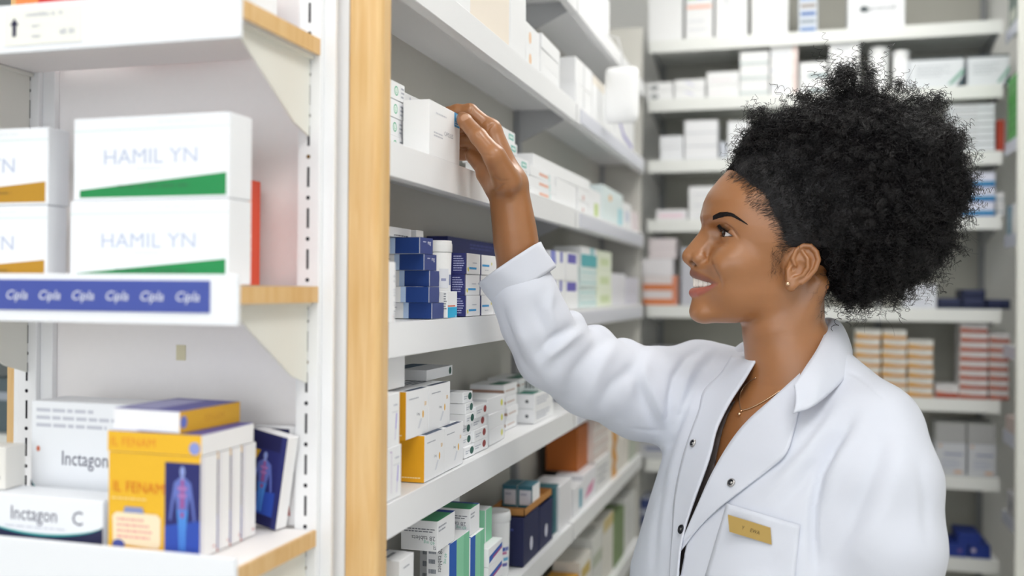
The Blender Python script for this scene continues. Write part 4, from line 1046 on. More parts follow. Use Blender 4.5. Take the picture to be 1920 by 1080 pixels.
def np_mesh(name, V, Q, mats, smooth=True, fm=None):
    me = bpy.data.meshes.new(name)
    nq, k = Q.shape
    me.vertices.add(len(V)); me.vertices.foreach_set('co', np.asarray(V, np.float32).ravel())
    me.loops.add(nq * k); me.loops.foreach_set('vertex_index', Q.astype(np.int32).ravel())
    me.polygons.add(nq)
    me.polygons.foreach_set('loop_start', np.arange(0, nq * k, k, dtype=np.int32))
    me.polygons.foreach_set('loop_total', np.full(nq, k, np.int32))
    if smooth: me.polygons.foreach_set('use_smooth', np.ones(nq, bool))
    for m in mats: me.materials.append(m)
    if fm is not None: me.polygons.foreach_set('material_index', fm.astype(np.int32))
    me.update(calc_edges=True); me.validate()
    return me
def keep_faces(V, Q, keep):
    Q = Q[keep]; u, inv = np.unique(Q, return_inverse=True)
    return V[u], inv.reshape(Q.shape), u
def pobj(name, me, parent=None):
    return link(bpy.data.objects.new(name, me), parent)
def catmull(pts, n):
    P_ = np.asarray(pts, float); P_ = np.vstack([2 * P_[0] - P_[1], P_, 2 * P_[-1] - P_[-2]])
    m = len(P_) - 3; out = []
    for x in np.linspace(0, m - 1e-9, n):
        i = int(x); t = x - i; a, b, c, d = P_[i:i + 4]
        out.append(.5 * (2 * b + (c - a) * t + (2 * a - 5 * b + 4 * c - d) * t * t + (3 * b - a - 3 * c + d) * t ** 3))
    return np.array(out)
def trim(V, Q, rm, poly, tol=9.0):
    """drop faces, then draw the cut edge onto the outline"""
    V, Q, _ = keep_faces(V, Q, ~rm)
    E = np.sort(np.concatenate([Q[:, [0, 1]], Q[:, [1, 2]], Q[:, [2, 3]], Q[:, [3, 0]]]), 1)
    u, c = np.unique(E, axis=0, return_counts=True)
    b = np.unique(u[c == 1])
    x, y, z = proj(V[b]); pl = np.asarray(poly, float); pl = np.vstack([pl, pl[:1]])
    best = np.full(len(b), 1e9); nx, ny = x.copy(), y.copy()
    for i in range(len(pl) - 1):
        a, ab = pl[i], pl[i + 1] - pl[i]; t = np.clip(((x - a[0]) * ab[0] + (y - a[1]) * ab[1]) / (ab @ ab + 1e-9), 0, 1)
        px, py = a[0] + t * ab[0], a[1] + t * ab[1]; d = np.hypot(x - px, y - py); m = d < best
        best[m] = d[m]; nx[m] = px[m]; ny[m] = py[m]
    m = best < tol
    V = V.copy(); V[b[m]] = CAM + (np.outer(nx[m] - 960, CR) - np.outer(ny[m] - 540, CU)) / F_PX * z[m][:, None] + z[m][:, None] * CF
    return V, Q
# ------------------------------------------------------------------ the woman: frames and landmarks
UP = np.array([0, 0, 1.0])
HA = math.radians(-1.0)
HF = nrm(-_r * math.cos(HA) - _f * math.sin(HA)); HT = nrm(-_f * math.cos(HA) + _r * math.sin(HA))
HO = P(1440, 450, 1.36)
HB = np.stack([HF, HT, UP])            # rows: forward, to her left (towards the camera), up
def L(px, py, t=0.0):
    d = P(px, py, 1.0) - CAM
    lam = ((HO - CAM) @ HT + t) / (d @ HT)
    q = CAM + d * lam - HO
    return np.array([q @ HF, q @ HT, q @ UP])
def toW(q): return HO + np.asarray(q) @ HB
def toL(p): return (p - HO.astype(np.float32)) @ HB.T.astype(np.float32)
def sz(px, py): q = L(px, py, 0); return q[0], q[2]

# body frame
SHR, SHL = P(1330, 735, 1.50), P(1645, 820, 1.23)
LB = SHL - SHR; LB[2] = 0; LB = nrm(LB); NB = np.cross(LB, UP)
MID = (SHR + SHL) / 2
_tz = np.array([-1.10, -.80, -.65, -.45, -.39, -.335, -.25, -.20, -.165, -.135, -.11, -.085, -.06])
_ta = np.array([.235, .225, .215, .205, .200, .192, .182, .178, .160, .120, .085, .062, .03])
_tb = np.array([.18, .175, .165, .155, .150, .140, .122, .108, .095, .080, .068, .058, .03])
_to = np.array([.03, .03, .03, .036, .038, .030, .018, .010, .004, -.002, -.006, -.008, -.01])
def torso(p, inset=0.0, top=-.075, bot=-1.0, zshift=0.0):
    q = p - MID.astype(np.float32)
    l = q @ LB.astype(np.float32); n = q @ NB.astype(np.float32); z = p[:, 2] - CAMZ
    a = np.interp(z, _tz, _ta) - inset; b = np.interp(z, _tz, _tb) - inset; o = np.interp(z, _tz, _to)
    a = np.maximum(a, .012); b = np.maximum(b, .012)
    g = (np.abs(l / a) ** 2.3 + np.abs((n - o) / b) ** 2.3) ** (1 / 2.3)
    d = (g - 1) * np.minimum(a, b) * .9
    d = smax(d, (z - top + inset * .5) * .8, .02)
    return smax(d, (bot - z), .01)

# ------------------------------------------------------------------ head
_py = np.array([250, 300, 330, 360, 380, 395, 405, 420, 440, 460, 480, 497, 505, 520, 535, 548, 562, 572, 585, 595, 602, 608, 640])
_px = np.array([1450, 1395, 1369, 1341, 1330, 1325.5, 1323.5, 1327, 1333, 1331, 1321, 1301, 1298, 1301, 1302, 1299, 1297.5, 1298, 1297, 1299, 1305, 1316, 1330])
_pz = np.array([sz(a, b)[1] for a, b in zip(_px, _py)])[::-1]; _ps = np.array([sz(a, b)[0] for a, b in zip(_px, _py)])[::-1]
_wz = np.array([(450 - y) / 1373 for y in (620, 606, 595, 575, 550, 520, 490, 460, 430, 400, 340)])
_ww = np.array([.028, .036, .042, .048, .0535, .0585, .0645, .0685, .0695, .069, .066])
_wx = np.array([1.9, 1.9, 1.85, 1.8, 1.75, 1.72, 1.85, 2.0, 2.1, 2.15, 2.15])
EYC = {s: np.array([*L(1370.5, 438.5, .031)]) * np.array([1, s, 1]) for s in (1, -1)}
for s_ in (1, -1): EYC[s_][0] = L(1370.5, 438.5, .031)[0]
EYR = .0122
NECK = [np.array([-.022, 0, -.055]), np.array([-.0215, .0, -.12]), np.array([-.047, 0.0, -.20])]
def lids(u):
    u = np.clip(u, .0005, .9995)
    return np.radians(-4 + 35 * np.sin(np.pi * u ** .58) ** .85 - 9 * u), np.radians(-4 - 9 * np.sin(np.pi * u) ** .8 - 9 * u)
AZ0, AZ1 = math.radians(-30), math.radians(88)
def head_local(q, full=True):
    s, t, z = q[:, 0], q[:, 1], q[:, 2]; at = np.abs(t)
    q2 = q.copy(); q2[:, 1] = at                                   # the face is symmetric
    cr = ell(q, (-.010, 0, .036), (.093, .0725, .083))
    cr = smin(cr, ell(q, (-.030, 0, .012), (.078, .070, .072)), .03)
    # face block
    p = np.interp(z, _pz, _ps); w = np.interp(z, _wz, _ww)
    s0 = .004
    u = np.where(s > s0, (s - s0) / np.maximum(p - s0, .01), (s0 - s) / .062)
    ex = np.interp(z, _wz, _wx)
    g = (np.abs(u) ** ex + np.abs(t / w) ** ex) ** (1 / ex)
    fb = (g - 1) * .052
    zb = np.interp(s, [-.05, -.028, -.012, .02, .047, .085, .104, .12], [-.062, -.076, -.090, -.1045, -.1135, -.1145, -.112, -.10])
    fb = smax(fb, zb - z, .016)
    fb = smax(fb, z - .075, .03)
    d = smin(cr, fb, .022)
    # cheeks and chin
    d = smin(d, ell(q2, L(1382, 492, .041), (.030, .021, .022)), .018)
    d = smin(d, ell(q2, L(1392, 540, .034), (.028, .018, .028)), .025)
    d = smin(d, ell(q, L(1316, 586, 0), (.013, .017, .013)), .012)
    # eye sockets
    d = smax(d, -ell(q2, L(1352, 437, .031) + np.array([.006, 0.0, 0]), (.012, .017, .0105)), .014)
    # brow
    d = smin(d, chain(q2, [L(1334, 408, .010), L(1346, 405, .026), L(1372, 409, .044)], [.006, .006, .005]), .012)
    # nose
    d = smin(d, cap(q, L(1334, 423, 0), L(1294, 479.5, 0), .0070, .0108), .010)
    d = smin(d, cap(q2, L(1341, 442, .007), L(1312, 476, .0085), .0060, .0075), .010)
    d = smin(d, cap(q, L(1293, 484, 0), L(1303, 497, 0), .0078, .0048), .005)
    d = smin(d, ell(q2, L(1311.5, 484.5, .0135), (.0098, .0068, .0080)), .0045)
    d = smax(d, -ell(q2, L(1299.5, 494.5, .0092), (.0072, .0036, .0042)), .0015)
    if not full: return d
    # eyelids
    for sg in (1, -1):
        c = EYC[sg].astype(np.float32)
        m = ((q - c) ** 2).sum(1) < .03 ** 2
        if m.any():
            e = q[m] - c; r = np.sqrt((e * e).sum(1)) + 1e-9
            dd = smin(d[m], r - (EYR + .0014), .0045)
            az = np.arctan2(e[:, 1] * sg, e[:, 0]); el = np.arcsin(np.clip(e[:, 2] / r, -1, 1))
            up, lw = lids((az - AZ0) / (AZ1 - AZ0))
            op = np.maximum(np.maximum(lw - el, el - up), np.maximum(AZ0 - az, az - AZ1)) * r
            op = np.maximum(op, .0085 - r)
            dd = smax(dd, -op, .0008)
            d[m] = dd
    # mouth: opening first, then lips
    d = smax(d, -chain(q2, MOUTH_O, RAD_O), .0025)
    d = smin(d, chain(q2, MOUTH_U, RAD_U), .0035)
    d = smin(d, chain(q2, MOUTH_L, RAD_L), .0035)
    # ear (both sides)
    m = (at > .05) & (s < -.005) & (s > -.10) & (z > -.10) & (z < .03)
    if m.any():
        e = q2[m]
        pl = ell(e, EARC, (.0255, .0165, .0042), EARR)
        pl = smax(pl, -ell(e, EL(1497, 508, .0055), (.0125, .0085, .0060), EARR), .003)
        pl = smax(pl, -chain(e, [EL(1499, 476, .005), EL(1516, 470, .005), EL(1526, 484, .005), EL(1524, 502, .005), EL(1512, 516, .004)], [.0020, .0028, .0028, .0026, .0015]), .002)
        pl = smin(pl, chain(e, [EL(1491, 498, .003), EL(1487, 486, .004), EL(1493, 470, .003), EL(1506, 461, .003), EL(1520, 462, .003), EL(1531, 473, .003), EL(1535, 488, .003), EL(1529, 505, .002), EL(1517, 519, .001), EL(1504, 530, .0)], [.0022, .0028, .003, .0032, .0034, .0034, .0032, .003, .003, .003]), .0022)
        pl = smin(pl, chain(e, [EL(1505, 472, .003), EL(1515, 487, .0045), EL(1515, 503, .0045), EL(1505, 517, .0035), EL(1492, 522, .002)], [.002, .0026, .0026, .0026, .0024]), .0025)
        pl = smin(pl, ell(e, EL(1484, 533, -.0005), (.0095, .0080, .0048), EARR), .005)
        pl = smin(pl, cap(e, EL(1478, 508, .0005), EL(1475, 519, -.001), .0042, .005), .004)
        pl = smax(pl, -ell(e, EL(1487, 504, .004), (.004, .0025, .006), EARR), .0015)
        pl = smin(pl, ell(e, EL(1490, 500, -.009), (.020, .012, .008), EARR), .006)
        d[m] = smin(d[m], pl, .005)
    # neck
    nk = chain(q, NECK, [.052, .055, .060])
    d = smin(d, nk, .014)
    d = smin(d, cap(q2, np.array([-.055, .046, -.06]), np.array([.004, .020, -.205]), .0145, .0105), .014)
    d = smin(d, ell(q, (.004, 0, -.150), (.010, .010, .016)), .03)
    return d
# ear frame: long axis tilted back, plate leaning outwards
EAX = nrm([-.30, .02, 1.0])
EN = nrm(np.array([.34, 1, .02]) - EAX * (np.array([.34, 1, .02]) @ EAX))
EFW = np.cross(EN, EAX)
EARR = np.stack([EAX, EFW, EN])
EARC = L(1503, 498, .080)
def EL(px, py, off=0.0):
    """point on the ear plate seen at image (px, py), lifted off it by off"""
    d = (P(px, py, 1.0) - CAM) @ HB.T; o = (CAM - HO) @ HB.T
    lam = ((EARC - o) @ EN) / (d @ EN)
    return o + d * lam + EN * off
def surf(px, py, full=False):
    """where the sight line through (px, py) first meets her face, with the outward normal"""
    ts = np.linspace(.085, -.01, 400)
    d = (P(px, py, 1.0) - CAM) @ HB.T; o = (CAM - HO) @ HB.T
    lam = (ts - o[1]) / d[1]
    pts = (o + lam[:, None] * d).astype(np.float32)
    f = head_local(pts, full)
    k = np.where(f < 0)[0]
    q = pts[k[0]].astype(float) if len(k) else L(px, py, 0)
    if q[1] < 0: q = L(px, py, 0)
    e = .0008
    g = np.array([(head_local((q + e * np.eye(3)[i])[None].astype(np.float32), full) - head_local((q - e * np.eye(3)[i])[None].astype(np.float32), full))[0] for i in range(3)])
    return q, nrm(g)
def course(pts, inset):
    out = []
    for (px, py), dd in zip(pts, inset):
        q, n = surf(px, py); n = nrm(n * np.array([1, 1, .0])) ; q = q - n * dd
        if px < 1300: q[1] = 0
        out.append(q)
    return out
MOUTH_U = course([(1297.5, 512), (1302, 513.5), (1309, 516.5), (1317, 520.3), (1325, 523.8), (1333, 527), (1340, 529.8), (1346, 531.2)], [.0022, .0020, .0018, .0016, .0014, .0014, .0018, .0028])
RAD_U = [.0054, .0052, .0047, .0040, .0033, .0026, .0020, .0015]
MOUTH_L = course([(1297.5, 548.5), (1302, 548.5), (1309, 547.4), (1317, 545), (1325, 542), (1333, 538), (1340, 534), (1346, 531.8)], [.0016, .0016, .0016, .0016, .0014, .0014, .0018, .0028])
RAD_L = [.0059, .0058, .0053, .0045, .0036, .0027, .0020, .0014]
MOUTH_C = [(1297, 531), (1302, 531.3), (1309, 532.0), (1317, 532.6), (1325, 532.6), (1333, 532.2), (1340, 531.8), (1345, 531.5)]
MOUTH_O = course(MOUTH_C, [.0] * 8)
MOUTH_O = [MOUTH_O[0] * np.array([1, 0, 1])] + MOUTH_O[1:]
RAD_O = [.0067, .0066, .0062, .0054, .0043, .0033, .0022, .0011]
TEETH_C = course(MOUTH_C, [.0012, .0014, .0020, .0026, .0030, .0036, .0042, .0048])

def chest(p):
    d = torso(p, .022, top=-.135)
    d = smin(d, cap(p, toW((-.045, 0, -.19)), toW((-.050, 0, -.25)), .060, .085), .05)
    return d
def body_fn(p):
    d = head_local(toL(p))
    return smin(d, chest(p), .03)

# ------------------------------------------------------------------ hand and forearm (right hand, palm to the shelf)
TH_ = [P(952, 338, 1.285), P(926, 291, 1.262), P(897, 256, 1.268), P(871, 226, 1.287), P(867, 220, 1.291)]
TR_ = [.0160, .0132, .0108, .0092, .0070]
IX = [P(921, 243, 1.319), P(881, 209, 1.3185), P(857, 208, 1.3225), P(841, 209, 1.3255)]
IR = [.0118, .0100, .0086, .0068]
MI = [P(924, 264, 1.332), P(885, 236, 1.339), P(860, 236, 1.344), P(846, 240, 1.347)]
RI = [P(921, 286, 1.346), P(887, 264, 1.352), P(864, 264, 1.356), P(851, 267, 1.359)]
PI_ = [P(914, 308, 1.350), P(889, 290, 1.362), P(868, 290, 1.365), P(857, 293, 1.367)]
WR = P(955, 352, 1.315)
def hand_fn(p):
    d = chain(p, [P(971, 560, 1.345), P(972, 500, 1.335), P(966, 430, 1.325), WR], [.031, .0295, .0265, .0225])
    d = smin(d, cap(p, P(966, 450, 1.34), P(950, 352, 1.325), .024, .021), .02)
    for a, r in ((IX, .0135), (MI, .013), (RI, .0125), (PI_, .0115)):
        d = smin(d, cap(p, WR * .9 + a[0] * .1, a[0], .0185, r), .014)
    # thenar and hypothenar pads
    d = smin(d, cap(p, P(948, 340, 1.292), P(930, 298, 1.270), .0165, .0130), .014)
    d = smin(d, cap(p, P(928, 351, 1.330), P(909, 327, 1.332), .0140, .0120), .010)
    for a, r in ((MI, [.0115, .0104, .0092, .0075]), (RI, [.0110, .0099, .0088, .0072]), (PI_, [.0098, .0086, .0076, .0062])):
        d = smin(d, chain(p, a, r, .004), .006)
    d = smin(d, cap(p, P(907, 315, 1.338), P(885, 293, 1.350), .0115, .0092), .006)
    d = smin(d, chain(p, IX, IR, .004), .007)
    d = smin(d, chain(p, TH_, TR_, .004), .008)
    # wrist crease and the gap between thumb and index
    return d
# ------------------------------------------------------------------ skin mesh
import time as _time
_t0 = _time.time()
lo = np.array([-.125, -.100, -.36]); hi = np.array([.128, .128, .135])
def f_loc(q): return body_fn((HO.astype(np.float32) + q @ HB.astype(np.float32)))
V1, Q1 = surface(f_loc, lo, hi, .0014)
# leave out what lies inside the coat or below it
V1 = HO + V1 @ HB
hp_ = np.vstack([np.array(TH_), np.array(IX), np.array(MI), np.array(PI_), P(971, 560, 1.345)[None]])
V2, Q2 = surface(hand_fn, hp_.min(0) - .04, hp_.max(0) + .04, .0012)
print('skin', len(V1), len(V2), round(_time.time() - _t0, 1))
VB = np.vstack([V1, V2]); QB = np.vstack([Q1, Q2 + len(V1)])
# image position helps to lay creases and lip colour where they belong
NBv = vnormals(VB, QB)
X_, Y_, Z_ = proj(VB)
vis = ((VB - CAM) * NBv).sum(1) < 0
qh = toL(VB)
near_side = (qh[:, 1] > -.004) | (np.arange(len(VB)) >= len(V1))
disp = np.zeros(len(VB))
def crease(line, w, amp, only=None):
    d, par = polydist(X_, Y_, line)
    e = np.exp(-(d / w) ** 2) * np.sin(np.pi * np.clip(par, .02, .98)) ** .5
    m = vis & near_side if only is None else only
    disp[m] += (amp * e)[m]
faceV = np.arange(len(VB)) < len(V1)
crease([(1330, 478), (1334, 495), (1344, 514), (1351, 530), (1352, 545)], 4, -.0017, vis & faceV & near_side)
crease([(1340, 488), (1352, 508), (1360, 528)], 10, .0018, vis & faceV & near_side)
crease([(1343, 452), (1352, 456), (1366, 457)], 2.5, -.0007, vis & faceV & near_side)
crease([(1350, 460), (1362, 463)], 2.2, -.0004, vis & faceV & near_side)
crease([(1352, 420.5), (1361, 421.5), (1372, 429.5), (1380, 439), (1385, 446)], 2.6, -.0022, vis & faceV & near_side)
crease([(1321, 473), (1325.5, 480), (1326, 489), (1320, 496)], 2.2, -.0016, vis & faceV & near_side)
handV = ~faceV & vis
crease([(914, 246), (918, 238), (927, 231)], 2.2, -.0012, handV)
crease([(902, 232), (910, 226)], 2.2, -.0008, handV)
crease([(903, 290), (914, 291), (926, 292)], 2.2, -.0006, handV)
crease([(924, 332), (938, 340), (955, 338)], 2.5, -.0009, handV)
crease([(923, 360), (936, 353), (948, 344)], 2.5, -.0012, handV)
crease([(884, 197), (886, 205), (884, 212)], 2.0, -.0007, handV)
crease([(893, 250), (899, 257)], 2.2, -.0005, handV)
VB = VB + NBv * disp[:, None]
me = np_mesh('person', VB, QB, [])
# colour: lips, palm and nails differ from the rest of the skin
SK = np.array(hexc('a06c43')); LIP = np.array(hexc('a85c4c')); LIPU = np.array(hexc('80503f')); PALM = np.array(hexc('c08f68')); NAIL = np.array(hexc('c4977a'))
colr = np.tile(SK, (len(VB), 1))
qm = qh.copy(); qm[:, 1] = np.abs(qm[:, 1]); qm = qm.astype(np.float32)
du = chain(qm, MOUTH_U, RAD_U); dl = chain(qm, MOUTH_L, RAD_L)
wu = np.clip(1 - (du - .0006) / .0016, 0, 1)[:, None] * faceV[:, None]; wl = np.clip(1 - (dl - .0006) / .0016, 0, 1)[:, None] * faceV[:, None]
colr = colr * (1 - wu) + LIPU * wu; colr = colr * (1 - wl) + LIP * wl
do_ = chain(qm, MOUTH_O, [r * 1.0 for r in RAD_O])
wi = np.clip(.6 - (do_ + .0022) / .0016, 0, 1)[:, None] * faceV[:, None] * (np.minimum(du, dl) > .0012)[:, None]
colr = colr * (1 - wi) + np.array(hexc('4a201c')) * wi
palm_dir = nrm(P(880, 290, 1.38) - P(940, 290, 1.30))
hz_ = (~faceV) & (Y_ < 372)
wp = np.clip(((NBv @ palm_dir) + .15) / .6, 0, 1) * hz_ * np.clip((368 - Y_) / 20, 0, 1)
wp = wp[:, None] * .75
colr = colr * (1 - wp) + PALM * wp
nq = np.abs(qh[:, 1])[:, None]
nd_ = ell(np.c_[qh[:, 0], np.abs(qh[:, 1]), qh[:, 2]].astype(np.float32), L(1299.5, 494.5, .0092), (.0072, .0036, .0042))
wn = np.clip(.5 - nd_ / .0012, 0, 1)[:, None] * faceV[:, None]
colr = colr * (1 - wn) + np.array(hexc('2c1510')) * wn  # shade inside the nostrils, painted into the skin colour
# thumb nail
nc = P(872, 222, 1.279); nd = np.linalg.norm((VB - nc) * 1.0, axis=1)
nm = np.clip(1 - (nd - .0052) / .001, 0, 1)[:, None] * handV[:, None]
colr = colr * (1 - nm) + NAIL * nm
ca = me.color_attributes.new('tint', 'FLOAT_COLOR', 'POINT')
ca.data.foreach_set('color', np.c_[colr, np.ones(len(colr))].astype(np.float32).ravel())
def skin_mat():
    m = bpy.data.materials.new('skin'); m.use_nodes = True; nt = m.node_tree; b = nt.nodes['Principled BSDF']
    a = nt.nodes.new('ShaderNodeAttribute'); a.attribute_name = 'tint'
    tc = nt.nodes.new('ShaderNodeTexCoord')
    n1 = nt.nodes.new('ShaderNodeTexNoise'); n1.inputs['Scale'].default_value = 35; n1.inputs['Detail'].default_value = 4
    n2 = nt.nodes.new('ShaderNodeTexNoise'); n2.inputs['Scale'].default_value = 900; n2.inputs['Detail'].default_value = 2
    nt.links.new(tc.outputs['Object'], n1.inputs['Vector']); nt.links.new(tc.outputs['Object'], n2.inputs['Vector'])
    mp = nt.nodes.new('ShaderNodeMapRange'); mp.inputs[3].default_value = .88; mp.inputs[4].default_value = 1.10
    nt.links.new(n1.outputs['Fac'], mp.inputs[0])
    mx = nt.nodes.new('ShaderNodeMix'); mx.data_type = 'RGBA'; mx.blend_type = 'MULTIPLY'; mx.inputs[0].default_value = 1
    nt.links.new(a.outputs['Color'], mx.inputs[6]); nt.links.new(mp.outputs[0], mx.inputs[7])
    nt.links.new(mx.outputs[2], b.inputs['Base Color'])
    bp = nt.nodes.new('ShaderNodeBump'); bp.inputs['Strength'].default_value = .12; bp.inputs['Distance'].default_value = .0006
    nt.links.new(n2.outputs['Fac'], bp.inputs['Height']); nt.links.new(bp.outputs['Normal'], b.inputs['Normal'])
    b.inputs['Roughness'].default_value = .37; b.inputs['Specular IOR Level'].default_value = .6
    b.inputs['Coat Weight'].default_value = .22; b.inputs['Coat Roughness'].default_value = .30
    b.inputs['Subsurface Weight'].default_value = .12; b.inputs['Subsurface Radius'].default_value = (1, .35, .2); b.inputs['Subsurface Scale'].default_value = .004
    return m
SKIN = skin_mat(); me.materials.append(SKIN)
woman = pobj('person', me)
tag(woman, 'smiling woman with a dark curly puff in a white lab coat, reaching to the shelf', 'person')
SKB = BVHTree.FromPolygons([Vector(v) for v in VB], [tuple(q) for q in QB.tolist()])
def hit(px, py, bvh, lift=0.0):
    d = Vector(nrm(P(px, py, 1.0) - CAM)); r = bvh.ray_cast(Vector(CAM), d)
    if r[0] is None: return None
    return np.array(r[0]) + np.array(r[1]) * lift

# eyes
def iris_mat(): return mat('2a160d', .15, .6, name='iris_brown')
for sg in (1, -1):
    mb = MB(); c = toW(EYC[sg])
    gz = nrm(HF * .95 + UP * .10 + HT * .22); a1 = nrm(np.cross(gz, UP)); a2 = np.cross(gz, a1)
    def ball(th0, th1, r, m, n=14, seg=28):
        V = []
        ths = np.linspace(th0, th1, n)
        for th in ths:
            for k in range(seg):
                a = 2 * math.pi * k / seg
                V.append(tuple(c + r * (math.cos(th) * gz + math.sin(th) * (math.cos(a) * a1 + math.sin(a) * a2))))
        mb.add(V, [(i * seg + k, i * seg + (k + 1) % seg, (i + 1) * seg + (k + 1) % seg, (i + 1) * seg + k) for i in range(n - 1) for k in range(seg)], m, True)
    ball(.52, math.pi - .02, EYR, mat('d9d5d4', .12, .6, name='eye_white'))
    ball(.23, .53, EYR + .0004, iris_mat(), 5); ball(.0, .235, EYR + .0004, mat('060505', .05, .8, name='pupil'), 4)
    o = mb.build('eye', woman); o['label'] = 'dark brown eye'
# eyelashes and lid line
for sg in (1, -1):
    mb = MB(); c = EYC[sg]; LM = mat('0d0a0a', .6, .3, name='lash_black')
    def lidp(u, which, r):
        up, lw = lids(np.array([u])); el = (up if which else lw)[0]; az = AZ0 + (AZ1 - AZ0) * u
        return c + r * np.array([math.cos(el) * math.cos(az), sg * math.cos(el) * math.sin(az), math.sin(el)])
    us = np.linspace(.04, .99, 22)
    mb.tube([toW(lidp(u, 1, EYR + .0016)) for u in us], np.interp(us, [0, .2, .6, 1], [.0004, .0009, .0010, .0005]), LM, 6)
    us = np.linspace(.1, .98, 18)
    mb.tube([toW(lidp(u, 0, EYR + .0012)) for u in us], .00035, LM, 5)
    for u in np.linspace(.03, .97, 40):
        b0 = lidp(u, 1, EYR + .0016); dr = nrm(b0 - c); ln = .0082 * (0.75 + .35 * math.sin(u * 9))
        pts = [toW(b0 + dr * ln * k + np.array([0, 0, 1]) * ln * (.1 * k + .75 * k * k)) for k in np.linspace(0, 1, 6)]
        mb.tube(pts, np.linspace(.00036, .00008, 6), LM, 4)
    mb.build('eyelashes', woman)
# eyebrows
def brow(side):
    mb = MB(); r_ = random.Random(3); BM = mat('1a1210', .6, .3, name='brow_hair')
    top = catmull([(1337, 405), (1350, 399.5), (1366, 399), (1379, 404), (1397, 416.5)], 40)
    bot = catmull([(1337, 412.5), (1350, 408.5), (1366, 405.5), (1378, 408.5), (1397, 418)], 40)
    for i in range(1000):
        u = r_.random() ** 1.25; k = min(39, int(u * 39)); v = r_.random()
        p = top[k] * v + bot[k] * (1 - v)
        w_ = hit(p[0], p[1], SKB)
        if w_ is None: continue
        q = toL(w_[None].astype(np.float32))[0]
        tg = top[min(39, k + 4)] - top[max(0, k - 4)]; tg = tg / np.linalg.norm(tg)
        up_ = max(0, .75 - u * .9) * (1 if v < .55 else .25)
        dp_ = np.array([tg[0], tg[1] - up_]); dp_ = dp_ / np.linalg.norm(dp_); ln = r_.uniform(5, 9.5)
        pts = []
        for a in (0, .33, .66, 1):
            h_ = hit(p[0] + dp_[0] * ln * a, p[1] + dp_[1] * ln * a, SKB, .0002 + .0006 * math.sin(math.pi * a))
            if h_ is not None: pts.append(toL(h_[None].astype(np.float32))[0].astype(float))
        if len(pts) < 4: continue
        if side < 0: pts = [x * np.array([1, -1, 1]) for x in pts]
        mb.tube([toW(x) for x in pts], [.00034, .0003, .0002, .00007], BM, 3)
    o = mb.build('eyebrow', woman)
brow(1); brow(-1)
# teeth
mb = MB(); TM = mat('f1ece4', .18, .55, name='tooth_enamel'); GM = mat('7c3b36', .5, .4, name='gum')
_tc = catmull([np.array([TEETH_C[0][0], 0, 0])] + TEETH_C[1:], 60)[:, :2]
_tl = np.r_[0, np.cumsum(np.hypot(*np.diff(_tc, axis=0).T))]; _tl /= _tl[-1]
def tooth_arc(u): return np.array([np.interp(u, _tl, _tc[:, 0]), np.interp(u, _tl, _tc[:, 1])])
edges = [0, .20, .375, .55, .71, .86, 1.0]; ht = [(.0092, -.0062), (.0086, -.0054), (.008, -.0062), (.007, -.0054), (.006, -.0045), (.004, -.003)]
for sg in (1, -1):
    for i in range(6):
        u0, u1 = edges[i] + .006, edges[i + 1] - .006
        g = []
        for v in np.linspace(0, 1, 7):
            row = []
            for a in np.linspace(0, 1, 7):
                st = tooth_arc(u0 + (u1 - u0) * a); 
                nn = tooth_arc(min(1, u0 + (u1 - u0) * a + .01)) - st; nn = np.array([-nn[1], nn[0]]); nn = -nn / (np.linalg.norm(nn) + 1e-9)
                if nn[0] < 0: nn = -nn
                ed = max(abs(2 * a - 1) ** 2.5, (2 * v - 1) ** 6 if v < .5 else 0)
                bul = .0022 * (1 - ed) - .0010 - .0008 * max(0, v - .6)
                z = ht[i][1] + (ht[i][0] - ht[i][1]) * v
                zc = z + .0024 * abs(2 * a - 1) ** 2.6 * max(0, 1 - v * 2.2)
                row.append(np.array([st[0] + nn[0] * bul, sg * (st[1] + nn[1] * bul), L(1310, 531.5)[2] + zc]))
            g.append(row)
        V = [toW(x) for r in g for x in r] + [toW(x - np.array([.003, 0, 0])) for r in g for x in r]
        F_ = []
        for b in (0, 49):
            F_ += [(b + 7 * y + x, b + 7 * y + x + 1, b + 7 * y + x + 8, b + 7 * y + x + 7) for y in range(6) for x in range(6)]
        bd = [x for x in range(7)] + [7 * y + 6 for y in range(1, 7)] + [42 + x for x in range(5, -1, -1)] + [7 * y for y in range(5, 0, -1)]
        F_ += [(bd[k], bd[(k + 1) % 24], 49 + bd[(k + 1) % 24], 49 + bd[k]) for k in range(24)]
        mb.add(V, F_, TM, True)
o = mb.build('teeth', woman); o['label'] = 'white upper teeth'
